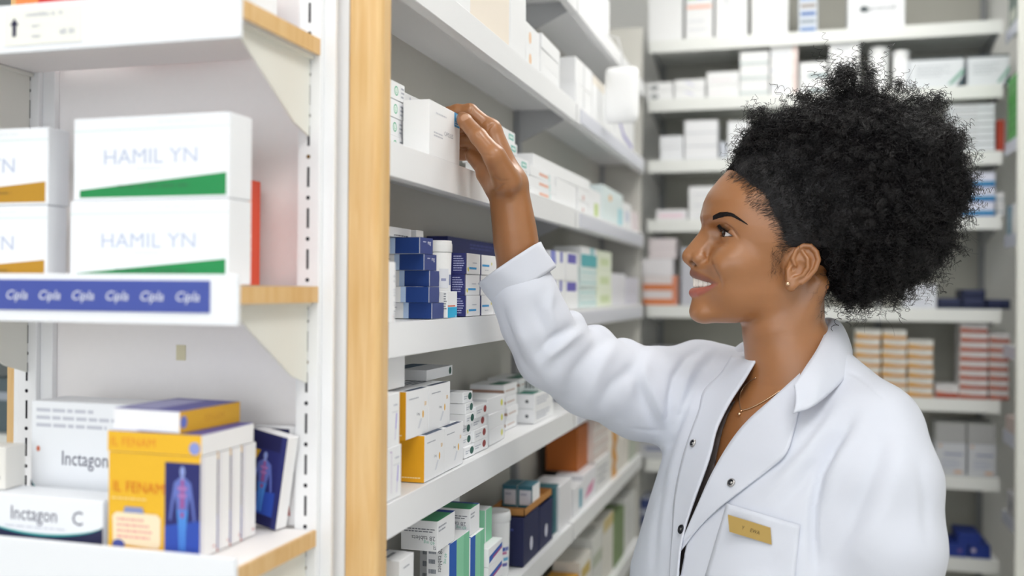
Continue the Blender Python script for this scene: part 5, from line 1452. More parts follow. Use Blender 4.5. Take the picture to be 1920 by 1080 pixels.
# ------------------------------------------------------------------ white coat
def cloth_mat(name, h, weave=1200, rough=.8):
    m = bpy.data.materials.new(name); m.use_nodes = True; nt = m.node_tree; b = nt.nodes['Principled BSDF']
    b.inputs['Base Color'].default_value = (*hexc(h), 1); b.inputs['Roughness'].default_value = rough
    b.inputs['Specular IOR Level'].default_value = .2; b.inputs['Sheen Weight'].default_value = .15
    tc = nt.nodes.new('ShaderNodeTexCoord')
    wv = nt.nodes.new('ShaderNodeTexNoise'); wv.inputs['Scale'].default_value = weave; wv.inputs['Detail'].default_value = 2
    n2 = nt.nodes.new('ShaderNodeTexNoise'); n2.inputs['Scale'].default_value = 14; n2.inputs['Detail'].default_value = 3
    nt.links.new(tc.outputs['Object'], wv.inputs['Vector']); nt.links.new(tc.outputs['Object'], n2.inputs['Vector'])
    b1 = nt.nodes.new('ShaderNodeBump'); b1.inputs['Strength'].default_value = .15; b1.inputs['Distance'].default_value = .0004
    b2 = nt.nodes.new('ShaderNodeBump'); b2.inputs['Strength'].default_value = .35; b2.inputs['Distance'].default_value = .006
    nt.links.new(wv.outputs['Fac'], b1.inputs['Height']); nt.links.new(n2.outputs['Fac'], b2.inputs['Height'])
    nt.links.new(b2.outputs['Normal'], b1.inputs['Normal']); nt.links.new(b1.outputs['Normal'], b.inputs['Normal'])
    return m
COAT = cloth_mat('white_cotton', 'd3d7e2')
SL = [P(1318, 738, 1.50), P(1205, 738, 1.465), P(1105, 705, 1.42), P(1034, 662, 1.375), P(1003, 602, 1.35), P(980, 545, 1.338), P(966, 514, 1.334)]
SLR = [.072, .0655, .0540, .0475, .0440, .0405, .0345]
AL = [P(1637, 812, 1.245), P(1652, 905, 1.215), P(1650, 1020, 1.205), P(1640, 1130, 1.205), P(1600, 1300, 1.19), P(1560, 1440, 1.16)]
ALR = [.060, .0665, .0715, .064, .052, .044]
def coat_fn(p):
    d = torso(p, 0.0, top=-.088, bot=-.82)
    d = smin(d, cap(p, P(1532, 704, 1.345), P(1630, 808, 1.255), .048, .058), .035)
    d = smin(d, cap(p, P(1430, 703, 1.435), P(1335, 728, 1.50), .036, .062), .03)
    d = smin(d, chain(p, SL, SLR, .02), .03)
    d = smin(d, chain(p, AL, ALR, .02), .018)
    # loose cloth: bunches on the raised sleeve, hang of the open front
    d = smin(d, cap(p, P(1058, 622, 1.39), P(1072, 606, 1.398), .024, .0180), .018)
    d = smin(d, cap(p, P(1100, 664, 1.415), P(1118, 638, 1.43), .026, .0200), .02)
    d = smin(d, cap(p, P(1160, 680, 1.45), P(1172, 664, 1.455), .026, .0200), .014)
    d = smin(d, cap(p, P(1262, 690, 1.47), P(1300, 676, 1.50), .026, .026), .025)
    return d
_t0 = _time.time()
pts_ = np.vstack([np.array(SL), np.array(AL), MID[None] + LB * .22, MID[None] - LB * .22, MID[None] + NB * .2, MID[None] - NB * .2])
lo = pts_.min(0) - .09; hi = pts_.max(0) + .09; lo[2] = CAMZ - .84; hi[2] = CAMZ + .03
VC, QC = surface(coat_fn, lo, hi, .0036)
NC = vnormals(VC, QC)
X_, Y_, Z_ = proj(VC); facing = ((VC - CAM) * NC).sum(1) < 0
FOLDS = [  # (image-plane course, half width px, height m, profile: r ridge / s step)
    ([(1180, 690), (1202, 735), (1226, 785), (1248, 828)], 11, -.0045, 'r'), ([(1196, 682), (1222, 730), (1250, 790)], 13, .004, 'r'),
    ([(1322, 648), (1290, 668), (1266, 706), (1256, 760), (1252, 826)], 9, -.0050, 'r'), ([(1335, 652), (1304, 680), (1284, 720), (1272, 780)], 14, .0035, 'r'),
    ([(1350, 650), (1320, 690), (1305, 740)], 10, -.0025, 'r'),
    ([(1096, 616), (1060, 640), (1030, 664), (1010, 690)], 12, .0055, 'r'), ([(1078, 612), (1046, 632), (1015, 655)], 9, -.0045, 'r'),
    ([(1142, 634), (1110, 660), (1080, 700), (1062, 740)], 14, -.0040, 'r'), ([(1160, 640), (1130, 676), (1110, 720), (1100, 766)], 15, .0038, 'r'),
    ([(1204, 655), (1190, 690), (1150, 720), (1120, 770)], 12, -.0034, 'r'), ([(1232, 650), (1205, 690), (1178, 735), (1160, 790)], 16, .003, 'r'),
    ([(940, 572), (950, 610), (965, 650), (985, 690)], 7, -.0025, 'r'), ([(958, 580), (975, 625), (1000, 672), (1040, 725)], 12, .003, 'r'),
    ([(1000, 560), (1012, 600), (1030, 640)], 10, -.003, 'r'), ([(1036, 540), (1030, 580), (1046, 612)], 8, .003, 'r'),
    ([(1180, 803), (1210, 807), (1246, 812)], 3, -.0012, 'r'),
    ([(1589, 800), (1560, 842), (1538, 890), (1526, 950), (1524, 1000), (1533, 1080)], 8, -.0060, 'r'),
    ([(1608, 806), (1580, 850), (1560, 900), (1550, 960)], 15, .0035, 'r'),
    ([(1655, 800), (1648, 850), (1628, 900), (1596, 980), (1560, 1050)], 18, -.0042, 'r'), ([(1690, 820), (1680, 880), (1660, 950), (1620, 1040)], 24, .0035, 'r'),
    ([(1610, 760), (1560, 830), (1500, 910), (1455, 965)], 16, -.0036, 'r'), ([(1590, 745), (1535, 815), (1470, 900), (1420, 950)], 20, .0034, 'r'),
    ([(1550, 770), (1500, 840), (1450, 890)], 10, -.0024, 'r'),
    ([(1330, 665), (1315, 720), (1290, 780), (1262, 860), (1240, 940), (1225, 1040)], 14, .003, 'r'), ([(1310, 690), (1285, 760), (1258, 840), (1236, 920)], 10, -.0036, 'r'),
    ([(1250, 880), (1236, 960), (1226, 1070)], 8, -.0024, 'r'),
    ([(1589, 698), (1606, 706), (1630, 722), (1660, 752)], 3, -.0012, 'r'),
    ([(1720, 860), (1735, 930), (1738, 1010)], 12, -.002, 'r'), ([(1460, 1030), (1440, 1060), (1400, 1080)], 16, -.003, 'r'), ([(1500, 1010), (1480, 1080)], 14, .002, 'r'),
]
disp = np.zeros(len(VC))
for line, w_, amp, kind in FOLDS:
    d, par = polydist(X_, Y_, line)
    disp += np.where(facing, 1.45 * amp * np.exp(-(d / w_) ** 2) * np.sin(np.pi * np.clip(par, .03, .97)) ** .6, 0)
q = VC - MID
for fx, fy, fz, ph, am in ((21, 13, 9, .3, .0010), (9, 31, 17, 1.7, .0009), (43, 7, 26, 2.2, .0006), (15, 52, 33, .9, .0005)):
    disp += am * np.sin(fx * q[:, 0] + fy * q[:, 1] + fz * q[:, 2] + ph)
VC = VC + NC * disp[:, None]
print('coat', len(VC), round(_time.time() - _t0, 1))
CTB = BVHTree.FromPolygons([Vector(v) for v in VC], [tuple(x) for x in QC.tolist()])
X_, Y_, Z_ = proj(VC)
OPEN = [(1383, 628), (1400, 676), (1384, 711), (1356, 756), (1335, 803), (1326, 842), (1316, 875), (1294, 935), (1278, 986), (1268, 1030), (1272, 1080), (1276, 1080), (1290, 1003), (1316, 948), (1344, 888), (1376, 838), (1410, 796), (1460, 752), (1503, 712), (1553, 650), (1566, 590), (1500, 560), (1390, 560)]
fc = VC[QC].mean(1); fx_, fy_, fz_ = proj(fc)
fn = NC[QC].mean(1)
front = ((fc - CAM) * fn).sum(1) < .02
nl_ = (fc - MID) @ NB
rm = inpoly(fx_, fy_, OPEN) & (front | (fc[:, 2] > CAMZ - .13)) & (nl_ > -.075)
rm |= fc[:, 2] < CAMZ - .805                                       # open hem
# open ends: cuff of the raised sleeve and of the hanging one
ax = nrm(SL[-1] - SL[-2]); rm |= ((fc - SL[-1]) @ ax > .004) & (np.linalg.norm(fc - SL[-1], axis=1) < .10)
ax2 = nrm(AL[-1] - AL[-2]); rm |= ((fc - AL[-1]) @ ax2 > .01) & (np.linalg.norm(fc - AL[-1], axis=1) < .10)
Vk, Qk = trim(VC, QC, rm, OPEN)
coat = pobj('lab_coat', np_mesh('lab_coat', Vk, Qk, [COAT]), woman)
coat['label'] = 'open white cotton lab coat'
md = coat.modifiers.new('cloth', 'SOLIDIFY'); md.thickness = .0022; md.offset = -1

def sheet(name, parent, rows, m, thick=.002, label=None, offset=1.0, smooth=True):
    """rows: n x m x 3 grid of world points -> solid cloth piece"""
    R = np.asarray(rows); n, k = R.shape[:2]
    Q = np.array([(i * k + j, i * k + j + 1, (i + 1) * k + j + 1, (i + 1) * k + j) for i in range(n - 1) for j in range(k - 1)])
    o = pobj(name, np_mesh(name, R.reshape(-1, 3), Q, [m]), parent)
    md = o.modifiers.new('thick', 'SOLIDIFY'); md.thickness = thick; md.offset = 0
    if label: o['label'] = label
    return o
def ray_sheet(inner, outer, n, k, bvh, lift_fn, back=None):
    I = catmull(inner, n); O = catmull(outer, n); rows = []; last = None
    for i in range(n):
        row = []
        for j in range(k):
            v = j / (k - 1); p = I[i] * (1 - v) + O[i] * v
            h_ = hit(p[0], p[1], bvh)
            d = nrm(P(p[0], p[1], 1.0) - CAM)
            if h_ is None or (last is not None and np.linalg.norm(h_ - last) > .10): h_ = CAM + d * np.linalg.norm(last - CAM) if last is not None else P(p[0], p[1], 1.35)
            last = h_
            row.append(h_ - d * lift_fn(i / (n - 1), v))
        rows.append(row); last = row[0]
    # even out sudden steps between neighbouring points along the sight lines
    R = np.array(rows)
    dep = (R - CAM) @ CF
    for _ in range(6):
        s = dep.copy(); s[1:-1] = (dep[:-2] + 2 * dep[1:-1] + dep[2:]) / 4; s2 = s.copy(); s2[:, 1:-1] = (s[:, :-2] + 2 * s[:, 1:-1] + s[:, 2:]) / 4
        dep = np.minimum(s2, dep)
    D = (R - CAM) / ((R - CAM) @ CF)[..., None]
    return CAM + D * dep[..., None]
# near lapel (her left front, folded outwards)
inn = [(1500, 700), (1452, 744), (1401, 790), (1367, 833), (1335, 888), (1308, 948), (1284, 1003), (1274, 1030)]
out = [(1497, 772), (1489, 806), (1474, 850), (1440, 882), (1400, 912), (1348, 953), (1308, 992), (1276, 1032)]
lap = ray_sheet(inn, out, 60, 14, CTB, lambda u, v: .0042 + .0075 * (1 - v) ** 2 * math.sin(math.pi * min(1, u + .15)) ** .5 + .0012 * math.sin(u * 17 + v * 3))
lapel_n = sheet('lapel', coat, lap, COAT, .0024, 'lapel folded back on her left front')
# far lapel / front facing (her right front)
inn = [(1420, 672), (1397, 711), (1368, 756), (1345, 803), (1335, 842), (1325, 875), (1303, 935), (1286, 986), (1276, 1030), (1271, 1084)]
out = [(1372, 668), (1352, 700), (1320, 733), (1311, 769), (1295, 812), (1278, 867), (1265, 935), (1261, 1003), (1258, 1040), (1256, 1084)]
lap2 = ray_sheet(inn, out, 60, 10, CTB, lambda u, v: .0042 + .0050 * (1 - v) ** 2 + .001 * math.sin(u * 15 + 1))
lapel_f = sheet('lapel', coat, lap2, COAT, .0024, 'front facing of her right side with press studs')
LPB = BVHTree.FromPolygons([Vector(v) for v in lap.reshape(-1, 3)], [(i * 14 + j, i * 14 + j + 1, (i + 1) * 14 + j + 1, (i + 1) * 14 + j) for i in range(59) for j in range(13)])
LPF = BVHTree.FromPolygons([Vector(v) for v in lap2.reshape(-1, 3)], [(i * 10 + j, i * 10 + j + 1, (i + 1) * 10 + j + 1, (i + 1) * 10 + j) for i in range(59) for j in range(9)])
# collar: stands round the neck and folds over
ci = catmull([P(1489, 722, 1.232), P(1508, 692, 1.248), P(1532, 655, 1.285), P(1552, 612, 1.345), P(1553, 600, 1.395), P(1535, 603, 1.432), P(1480, 625, 1.448), P(1420, 655, 1.440), P(1404, 690, 1.415)], 70)
cm = catmull([P(1492, 745, 1.222), P(1530, 706, 1.238), P(1562, 660, 1.285), P(1573, 611, 1.36), P(1566, 602, 1.42), P(1535, 604, 1.458), P(1470, 624, 1.473), P(1404, 640, 1.462), P(1380, 680, 1.432)], 70)
co = catmull([P(1487, 775, 1.213), P(1532, 757, 1.217), P(1588, 703, 1.270), P(1597, 664, 1.35), P(1588, 650, 1.44), P(1540, 655, 1.485), P(1460, 662, 1.50), P(1376, 662, 1.478), P(1352, 703, 1.440)], 70)
rows = []
for i in range(70):
    row = []
    for v in np.linspace(0, 1, 12):
        a, b, c = (1 - v) ** 2, 2 * v * (1 - v), v * v
        # pass through the roll line at v = .4
        ctrl = (cm[i] - .36 * ci[i] - .16 * co[i]) / .48
        row.append(a * ci[i] + b * ctrl + c * co[i])
    rows.append(row)
rows = np.array(rows)
d_ = CAM - rows; d_ /= np.linalg.norm(d_, axis=2, keepdims=True)
uu, vv = np.meshgrid(np.linspace(0, 1, 70), np.linspace(0, 1, 12), indexing='ij')
rows = rows + d_ * (.0016 * np.sin(uu * 38 + vv * 5) * vv)[..., None]
sheet('collar', coat, rows, COAT, .0028, 'turned-down collar')
# cuff of the raised sleeve
def ringpts(c, ax, r, n=40, ph=0, wob=.0, sq=1.0):
    a1 = nrm(np.cross(ax, CF)); a2 = np.cross(ax, a1)
    out = []
    for k in range(n):
        a = 2 * math.pi * k / n
        rr = r * (1 + wob * math.sin(5 * a + ph) + wob * .6 * math.sin(9 * a + 2 * ph))
        out.append(c + rr * (math.cos(a) * a1 + sq * math.sin(a) * a2))
    return out
c0, c1 = P(982, 532, 1.338), P(955.5, 492, 1.330)
ax = nrm(c1 - c0 + np.array([0, 0, 0.0]) + CF * .009)
rows = []
for v in np.linspace(-.16, 1, 10):
    c = c0 * (1 - v) + c1 * v
    rows.append(ringpts(c, ax, .0468 + .0014 * max(0, v) + (.0010 if v > -.05 else 0), 48, v * 2.2, .012 + .010 * abs(v), .84))
rows = np.array(rows); rows = np.concatenate([rows, rows[:, :1]], 1)
sheet('cuff', coat, rows, COAT, .0028, 'turned cuff round her raised forearm')
# breast pocket
pq = [(1363, 944), (1500, 985), (1486, 1120), (1322, 1082)]
rows = []
for v in np.linspace(0, 1, 16):
    row = []
    for u in np.linspace(0, 1, 20):
        a = np.array(pq[0]) * (1 - u) + np.array(pq[1]) * u; b = np.array(pq[3]) * (1 - u) + np.array(pq[2]) * u
        p = a * (1 - v) + b * v
        h_ = hit(p[0], p[1], CTB); 
        if h_ is None: h_ = P(p[0], p[1], 1.25)
        d = nrm(P(p[0], p[1], 1.0) - CAM)
        row.append(h_ - d * (.0022 + .0022 * math.exp(-(v / .12) ** 2) + .0012 * math.exp(-(v / .1) ** 2) * math.sin(u * 40)))
    rows.append(row)
pocket = sheet('breast_pocket', coat, rows, COAT, .0018, 'patch breast pocket')
# press studs
def stud(px, py, bvh, r, dark, par):
    w0 = hit(px, py, bvh)
    if w0 is None: return
    a, b, c = hit(px + 3, py, bvh), hit(px, py + 3, bvh), hit(px - 3, py, bvh)
    n = nrm(np.cross(b - w0, (a if a is not None else w0) - (c if c is not None else w0)))
    if n @ (CAM - w0) < 0: n = -n
    t1 = nrm(np.cross(n, UP)); t2 = np.cross(n, t1)
    mb = MB(); ST = mat('b9b7b6', .25, .6, metal=.9, name='stud_steel'); DK = mat('1e2028', .3, .6, metal=.6, name='stud_dark')
    prof = [(0, .0012), (.28, .0012), (.36, .0004), (.55, .0004), (.66, .0020), (.82, .0022), (.95, .0014), (1.0, .0)]
    seg = 28; V = []
    for k in range(seg):
        an = 2 * math.pi * k / seg
        for (q, hh) in prof: V.append(tuple(w0 + n * (.0016 + hh) + r * q * (math.cos(an) * t1 + math.sin(an) * t2)))
    m_ = len(prof)
    F1 = [(k * m_ + i, ((k + 1) % seg) * m_ + i, ((k + 1) % seg) * m_ + i + 1, k * m_ + i + 1) for k in range(seg) for i in range(m_ - 1)]
    mb.add(V, [f for j, f in enumerate(F1) if j % (m_ - 1) in (2, 3)], DK, True)
    mb.add(V, [f for j, f in enumerate(F1) if j % (m_ - 1) in (4, 5, 6)], DK if dark else ST, True)
    mb.add(V, [f for j, f in enumerate(F1) if j % (m_ - 1) in (0, 1)], ST, True)
    o = mb.build('press_stud', par); o['label'] = 'dark ringed press stud' if dark else 'steel press stud'
stud(1301, 832, LPF, .0058, False, lapel_f); stud(1279, 993, LPF, .0062, True, lapel_f); stud(1372.5, 906, LPB, .0058, False, lapel_n)
# name badge
bq = [(1364.5, 964.5), (1444.5, 989.5), (1447, 1021.5), (1367.5, 997)]
bw = [hit(px, py, CTB) for px, py in bq]
ctr = np.mean(bw, 0); nrm_ = nrm(np.cross(bw[1] - bw[0], bw[3] - bw[0])); nrm_ = nrm_ if nrm_ @ (CAM - ctr) > 0 else -nrm_
nrm_ = nrm(nrm_ * .6 + nrm(CAM - ctr) * .4); ctr = ctr + nrm_ * .0100
def onpl(px, py, off=0):
    d = P(px, py, 1.0) - CAM; lam = ((ctr - CAM) @ nrm_ + off) / (d @ nrm_); return CAM + d * lam
mb = MB(); GOLD = mat('ae9150', .34, .5, .06, 400, metal=.35, name='brass_plate')
top_ = [onpl(*p, 0.0008) for p in bq]; bot_ = [onpl(*p, -.0012) for p in bq]
mb.add([tuple(x) for x in top_ + bot_], [(0, 1, 2, 3), (7, 6, 5, 4), (0, 4, 5, 1), (1, 5, 6, 2), (2, 6, 7, 3), (3, 7, 4, 0)], GOLD)
eu = nrm(top_[1] - top_[0]); ev = nrm(np.cross(nrm_, eu)); c_ = np.mean(top_, 0)
wd = np.linalg.norm(top_[1] - top_[0])
if ev[2] < 0: ev = -ev
for t, u, v, s in (('Y', -.15, -.0002, .0062), ('EWA', .13, -.0002, .0062)):
    gv, gf, gw = glyphs(t)
    mb.add([tuple(c_ + eu * (u * wd + (a - gw / 2) * s * .9) + ev * (v + (b - .35) * s) + nrm_ * .0002) for a, b in gv], gf, mat('3a2e1c', .5, .3, name='engraving'))
o = mb.build('name_badge', woman); o['label'] = 'small brass name badge pinned at the breast pocket'

# ------------------------------------------------------------------ dark top under the coat
SHIRT = cloth_mat('dark_jersey', '564e4c', 900)
def shirt_fn(p): return torso(p, .0135, top=-.118, bot=-.42)
VS, QS = surface(shirt_fn, lo, hi, .005)
fc = VS[QS].mean(1); fx_, fy_, fz_ = proj(fc); fn = vnormals(VS, QS)[QS].mean(1)
SKINP = [(1424, 680), (1408, 700), (1394, 722), (1377, 750), (1363, 776), (1352, 810), (1343, 850), (1337, 880), (1337, 900), (1368, 858), (1420, 830), (1520, 740), (1580, 640), (1500, 560), (1424, 560)]
rm = inpoly(fx_, fy_, SKINP) & (((fc - CAM) * fn).sum(1) < .03)
rm |= (fc[:, 2] > CAMZ - .15) & (((fc - MID) @ LB > -.075)) 
Vk, Qk = trim(VS, QS, rm, SKINP)
o = pobj('undershirt', np_mesh('undershirt', Vk, Qk, [SHIRT]), woman); o['label'] = 'dark charcoal V-neck top'
o.modifiers.new('thick', 'SOLIDIFY').thickness = .0016
# necklace: thin chain with a small drop, earring stud
def on_skin(px, py, lift=.0012):
    h_ = hit(px, py, SKB); d = nrm(P(px, py, 1.0) - CAM)
    return h_ - d * lift if h_ is not None else P(px, py, 1.3)
mb = MB(); CH = mat('ecc8a4', .25, .6, metal=.85, name='rose_gold')
cp = catmull([(1418, 708), (1405, 716), (1393, 728), (1387, 742), (1387, 756), (1389.5, 769)], 30).tolist() + catmull([(1391, 770), (1405, 766), (1424, 757), (1444, 745), (1462, 733)], 34).tolist()
cp3 = [on_skin(a, b) for a, b in cp]
cp3 = np.array(cp3)
for _ in range(3): cp3[1:-1] = (cp3[:-2] + 2 * cp3[1:-1] + cp3[2:]) / 4
mb.tube(cp3, [.00080 + .00022 * (i % 2) for i in range(len(cp3))], CH, 6)
nk_ = mb.build('necklace', woman); nk_['label'] = 'thin rose gold necklace with a small drop'
mb = MB()
pc = on_skin(1386.5, 776.5, .0026); mb.lathe([(0, -.0026), (.0016, -.0021), (.0026, 0), (.0016, .0021), (0, .0026)], CH, 16, tuple(pc))
pc2 = on_skin(1390, 770.5, .002); mb.lathe([(0, -.0014), (.0011, -.001), (.0014, 0), (.0011, .001), (0, .0014)], CH, 10, tuple(pc2))
mb.build('pendant', nk_)
mb = MB(); pe = hit(1477, 532, SKB); pe = P(1477, 532, 1.28) if pe is None else pe; pe = pe + nrm(CAM - pe) * .0016
mb.lathe([(0, -.0029), (.0016, -.0025), (.0026, -.0013), (.0029, 0), (.0026, .0013), (.0016, .0025), (0, .0029)], mat('e7c9a8', .12, .8, metal=.9, name='gold_stud'), 18, tuple(pe))
mb.build('ear_stud', woman)

# ------------------------------------------------------------------ trousers, shoes, hanging hand (below the picture)
FX = np.array([MID[0], MID[1], 0.0]) + NB * .02
def leg_fn(p):
    d = None
    for sg in (1, -1):
        b = FX + LB * (.085 * sg)
        e = chain(p, [b + UP * .90, b + UP * .50 + NB * .01, b + UP * .075], [.085, .062, .050], .02)
        d = e if d is None else smin(d, e, .02)
    d = smin(d, ell(p, FX + UP * .92, (.17, .14, .12)), .03)
    return d
VL, QL = surface(leg_fn, FX + np.array([-.3, -.3, .02]), FX + np.array([.3, .3, 1.08]), .009)
o = pobj('trousers', np_mesh('trousers', VL, QL, [cloth_mat('dark_trouser', '2b2c33', 900)]), woman); o['label'] = 'dark trousers'
for sg in (1, -1):
    b = FX + LB * (.085 * sg)
    def shoe_fn(p):
        d = chain(p, [b - NB * .045 + UP * .035, b + NB * .06 + UP * .032, b + NB * .14 + UP * .026], [.036, .038, .030], .01)
        d = smin(d, cap(p, b - NB * .03 + UP * .04, b - NB * .02 + UP * .075, .038, .043), .02)
        return smax(d, .001 - p[:, 2], .004)
    VL, QL = surface(shoe_fn, b + np.array([-.22, -.22, -.01]), b + np.array([.22, .22, .14]), .006)
    pobj('shoe', np_mesh('shoe', VL, QL, [mat('e9e9ea', .5, .4, name='shoe_white')]), woman)
hw = AL[-1]; hd_ = nrm(np.array([0, 0, -1.0]) + NB * .25)
def lhand_fn(p):
    d = cap(p, hw - hd_ * .03, hw + hd_ * .05, .026, .026)
    kn = hw + hd_ * .11
    d = smin(d, ell(p, hw + hd_ * .085, (.032, .032, .045)), .02)
    for i, ln in enumerate((.072, .080, .075, .060)):
        a = kn + NB * (.028 - .0185 * i); b2 = a + hd_ * ln * .55 + LB * -.006; c2 = a + hd_ * ln + LB * -.022
        d = smin(d, chain(p, [hw + hd_ * .06 + NB * (.018 - .012 * i), a, b2, c2], [.012, .0095, .0085, .0068], .004), .005)
    d = smin(d, chain(p, [hw + hd_ * .03 + NB * .015, hw + hd_ * .065 + NB * .042, hw + hd_ * .10 + NB * .052, hw + hd_ * .125 + NB * .05], [.014, .012, .010, .0075], .004), .007)
    return d
VL, QL = surface(lhand_fn, hw - .13 + hd_ * .06, hw + .13 + hd_ * .10, .003)
ml = np_mesh('hand', VL, QL, []); ca = ml.color_attributes.new('tint', 'FLOAT_COLOR', 'POINT')
ca.data.foreach_set('color', np.tile(np.array([*SK, 1], np.float32), len(VL))); ml.materials.append(SKIN)
o = pobj('hand', ml, woman); o['label'] = 'her lowered left hand'
# ------------------------------------------------------------------ hair
_t0 = _time.time()
def hair_mat():
    m = bpy.data.materials.new('hair'); m.use_nodes = True; nt = m.node_tree; b = nt.nodes['Principled BSDF']
    tc = nt.nodes.new('ShaderNodeTexCoord'); n = nt.nodes.new('ShaderNodeTexNoise'); n.inputs['Scale'].default_value = 45; n.inputs['Detail'].default_value = 5
    rp = nt.nodes.new('ShaderNodeValToRGB'); rp.color_ramp.elements[0].position = .35; rp.color_ramp.elements[1].position = .7
    rp.color_ramp.elements[0].color = (*hexc('0b0a0e'), 1); rp.color_ramp.elements[1].color = (*hexc('191516'), 1)
    nt.links.new(tc.outputs['Object'], n.inputs['Vector']); nt.links.new(n.outputs['Fac'], rp.inputs['Fac']); nt.links.new(rp.outputs['Color'], b.inputs['Base Color'])
    b.inputs['Roughness'].default_value = .45; b.inputs['Specular IOR Level'].default_value = .45
    return m
HAIR = hair_mat()
HAIRBASE = mat('0c0a0c', .9, .1, .5, 500, name='hair_depth')
PC = np.array([*L(1602, 366, 0)]); PR = np.array([.123, .112, .124])
HL = np.array([(L(x, y, t)[0], L(x, y, t)[2]) for x, y, t in ((1340, 300, 0), (1370, 329, 0), (1392, 346, .03), (1408, 380, .05), (1438, 402, .062), (1456, 432, .068), (1470, 466, .070), (1490, 462, .070), (1515, 452, .068), (1541, 470, .06), (1556, 500, .05), (1560, 560, .04), (1566, 600, .03), (1600, 610, 0))])
_o = np.argsort(HL[:, 0]); HLs, HLz = HL[_o, 0], HL[_o, 1]
def hairline(s): return np.interp(s, HLs, HLz)
def skull_fn(q):
    cr = ell(q, (-.010, 0, .036), (.093, .0725, .083)); return smin(cr, ell(q, (-.030, 0, .012), (.078, .070, .072)), .03)
lumps = rng.normal(size=(70, 3)); lumps /= np.linalg.norm(lumps, axis=1)[:, None]
lr = rng.uniform(.018, .034, 70)
def hair_fn(q):
    s, t, z = q[:, 0], q[:, 1], q[:, 2]
    hq = (hairline(s) + .002 - z) * .75
    c = skull_fn(q) - .0012 - .0065 * np.clip(-hq / .03, 0, 1)
    c = smax(c, hq, .003)
    f = ell(q, PC, PR)
    near = np.abs(f) < .05
    if near.any():
        e = f[near]
        for l_, r_ in zip(lumps, lr): e = smin(e, np.sqrt(((q[near] - (PC + l_ * (PR - .4 * r_)).astype(np.float32)) ** 2).sum(1)) - r_, .012)
        f[near] = e
    # the gathered hair between forehead and puff
    g = ell(q, L(1490, 300, 0), (.072, .058, .058))
    g = smin(g, ell(q, L(1500, 420, .045), (.045, .028, .040)), .03)
    f = smin(f, g, .03)
    f = smax(f, (L(1400, 260, 0)[0] * 0 + s - .050), .02)
    # keep face, ear and neck clear of it
    f = smax(f, -ell(q, L(1492, 505, .085), (.040, .05, .032)), .012)
    f = smax(f, (L(1500, 590)[2] - z) - 0.0, .02)
    nape = cap(q, np.array([-.03, 0, -.05]), np.array([-.05, 0, -.2]), .052, .06)
    f = smax(f, .004 - nape, .006)
    hl = (hairline(s) - z) * .75
    f = np.where(s > -.05, smax(f, hl - .002, .010), f)
    return smin(c, f, .014)
VH, QH = surface(hair_fn, (-.30, -.17, -.15), (.09, .17, .24), .0032)
NH = vnormals(VH, QH)
ax_ = np.linalg.norm((VH - PC) / PR, axis=1)
hb = pobj('hair', np_mesh('hair', toW(VH), QH, [HAIRBASE]), woman)
hb['label'] = 'black curly hair drawn back into a big round puff'
print('hair base', len(VH), round(_time.time() - _t0, 1))
# curls: coiled strands as thin tubes, all in one mesh
def strands(name, C, R, seg=3, parent=None, m=None):
    """C: n x k x 3 centre lines (local head frame), R: n x k radii"""
    n, k = C.shape[:2]
    T = np.gradient(C, axis=1); T /= np.linalg.norm(T, axis=2, keepdims=True) + 1e-12
    ref = np.where(np.abs(T[..., 2:3]) < .9, np.array([0, 0, 1.0]), np.array([1.0, 0, 0]))
    A = np.cross(T, ref); A /= np.linalg.norm(A, axis=2, keepdims=True) + 1e-12; B = np.cross(T, A)
    V = []
    for j in range(seg):
        a = 2 * math.pi * j / seg
        V.append(C + R[..., None] * (math.cos(a) * A + math.sin(a) * B))
    V = np.stack(V, 2).reshape(-1, 3)
    base = (np.arange(n)[:, None] * k + np.arange(k - 1)[None]) * seg
    Q = []
    for j in range(seg):
        j2 = (j + 1) % seg
        Q.append(np.stack([base + j, base + j2, base + seg + j2, base + seg + j], -1).reshape(-1, 4))
    return pobj(name, np_mesh(name, toW(V), np.concatenate(Q), [m or HAIR]), parent)
def coil(root, dr, length, rad, turns, k, ph, droop, grow=.35):
    """root, dr: n x 3"""
    n = len(root); u = np.linspace(0, 1, k)[None, :, None]
    ref = np.where(np.abs(dr[:, 2:3]) < .85, np.array([0, 0, 1.0]), np.array([1.0, 0, 0]))
    a = np.cross(dr, ref); a /= np.linalg.norm(a, axis=1, keepdims=True); b = np.cross(dr, a)
    bend = rng.normal(size=(n, 3)) * .35
    th = ph[:, None, None] + 2 * np.pi * turns[:, None, None] * u
    r = rad[:, None, None] * np.minimum(1, grow + u * 3)
    ax = root[:, None] + dr[:, None] * length[:, None, None] * u + bend[:, None] * length[:, None, None] * u ** 2 + np.array([0, 0, -1.0]) * droop[:, None, None] * u ** 2
    return ax + r * (np.cos(th) * a[:, None] + np.sin(th) * b[:, None])
fcen = VH[QH].mean(1); fnor = NH[QH].mean(1); fnor /= np.linalg.norm(fnor, axis=1, keepdims=True) + 1e-9
fa = np.linalg.norm(np.cross(VH[QH[:, 2]] - VH[QH[:, 0]], VH[QH[:, 3]] - VH[QH[:, 1]]), axis=1)
rr = np.linalg.norm((fcen - PC) / PR, axis=1)
puff = (rr > .80) & (fcen[:, 0] < -.03) | (fcen[:, 2] > .125) & (fcen[:, 0] < .03)
puff &= fcen[:, 1] > -.115
_fx, _fy, _fz = proj(toW(fcen))
puff &= ~((_fx < 1562) & (_fy > 442) & (fcen[:, 1] > 0))
puff &= ~((_fx < 1580) & (_fy > 585))
behind_line = (fcen[:, 2] - hairline(fcen[:, 0])) > .016
soft = behind_line & (fcen[:, 1] > -.115) & ~((_fx < 1562) & (_fy > 430) & (fcen[:, 1] > 0)) & (fcen[:, 2] > -.05)
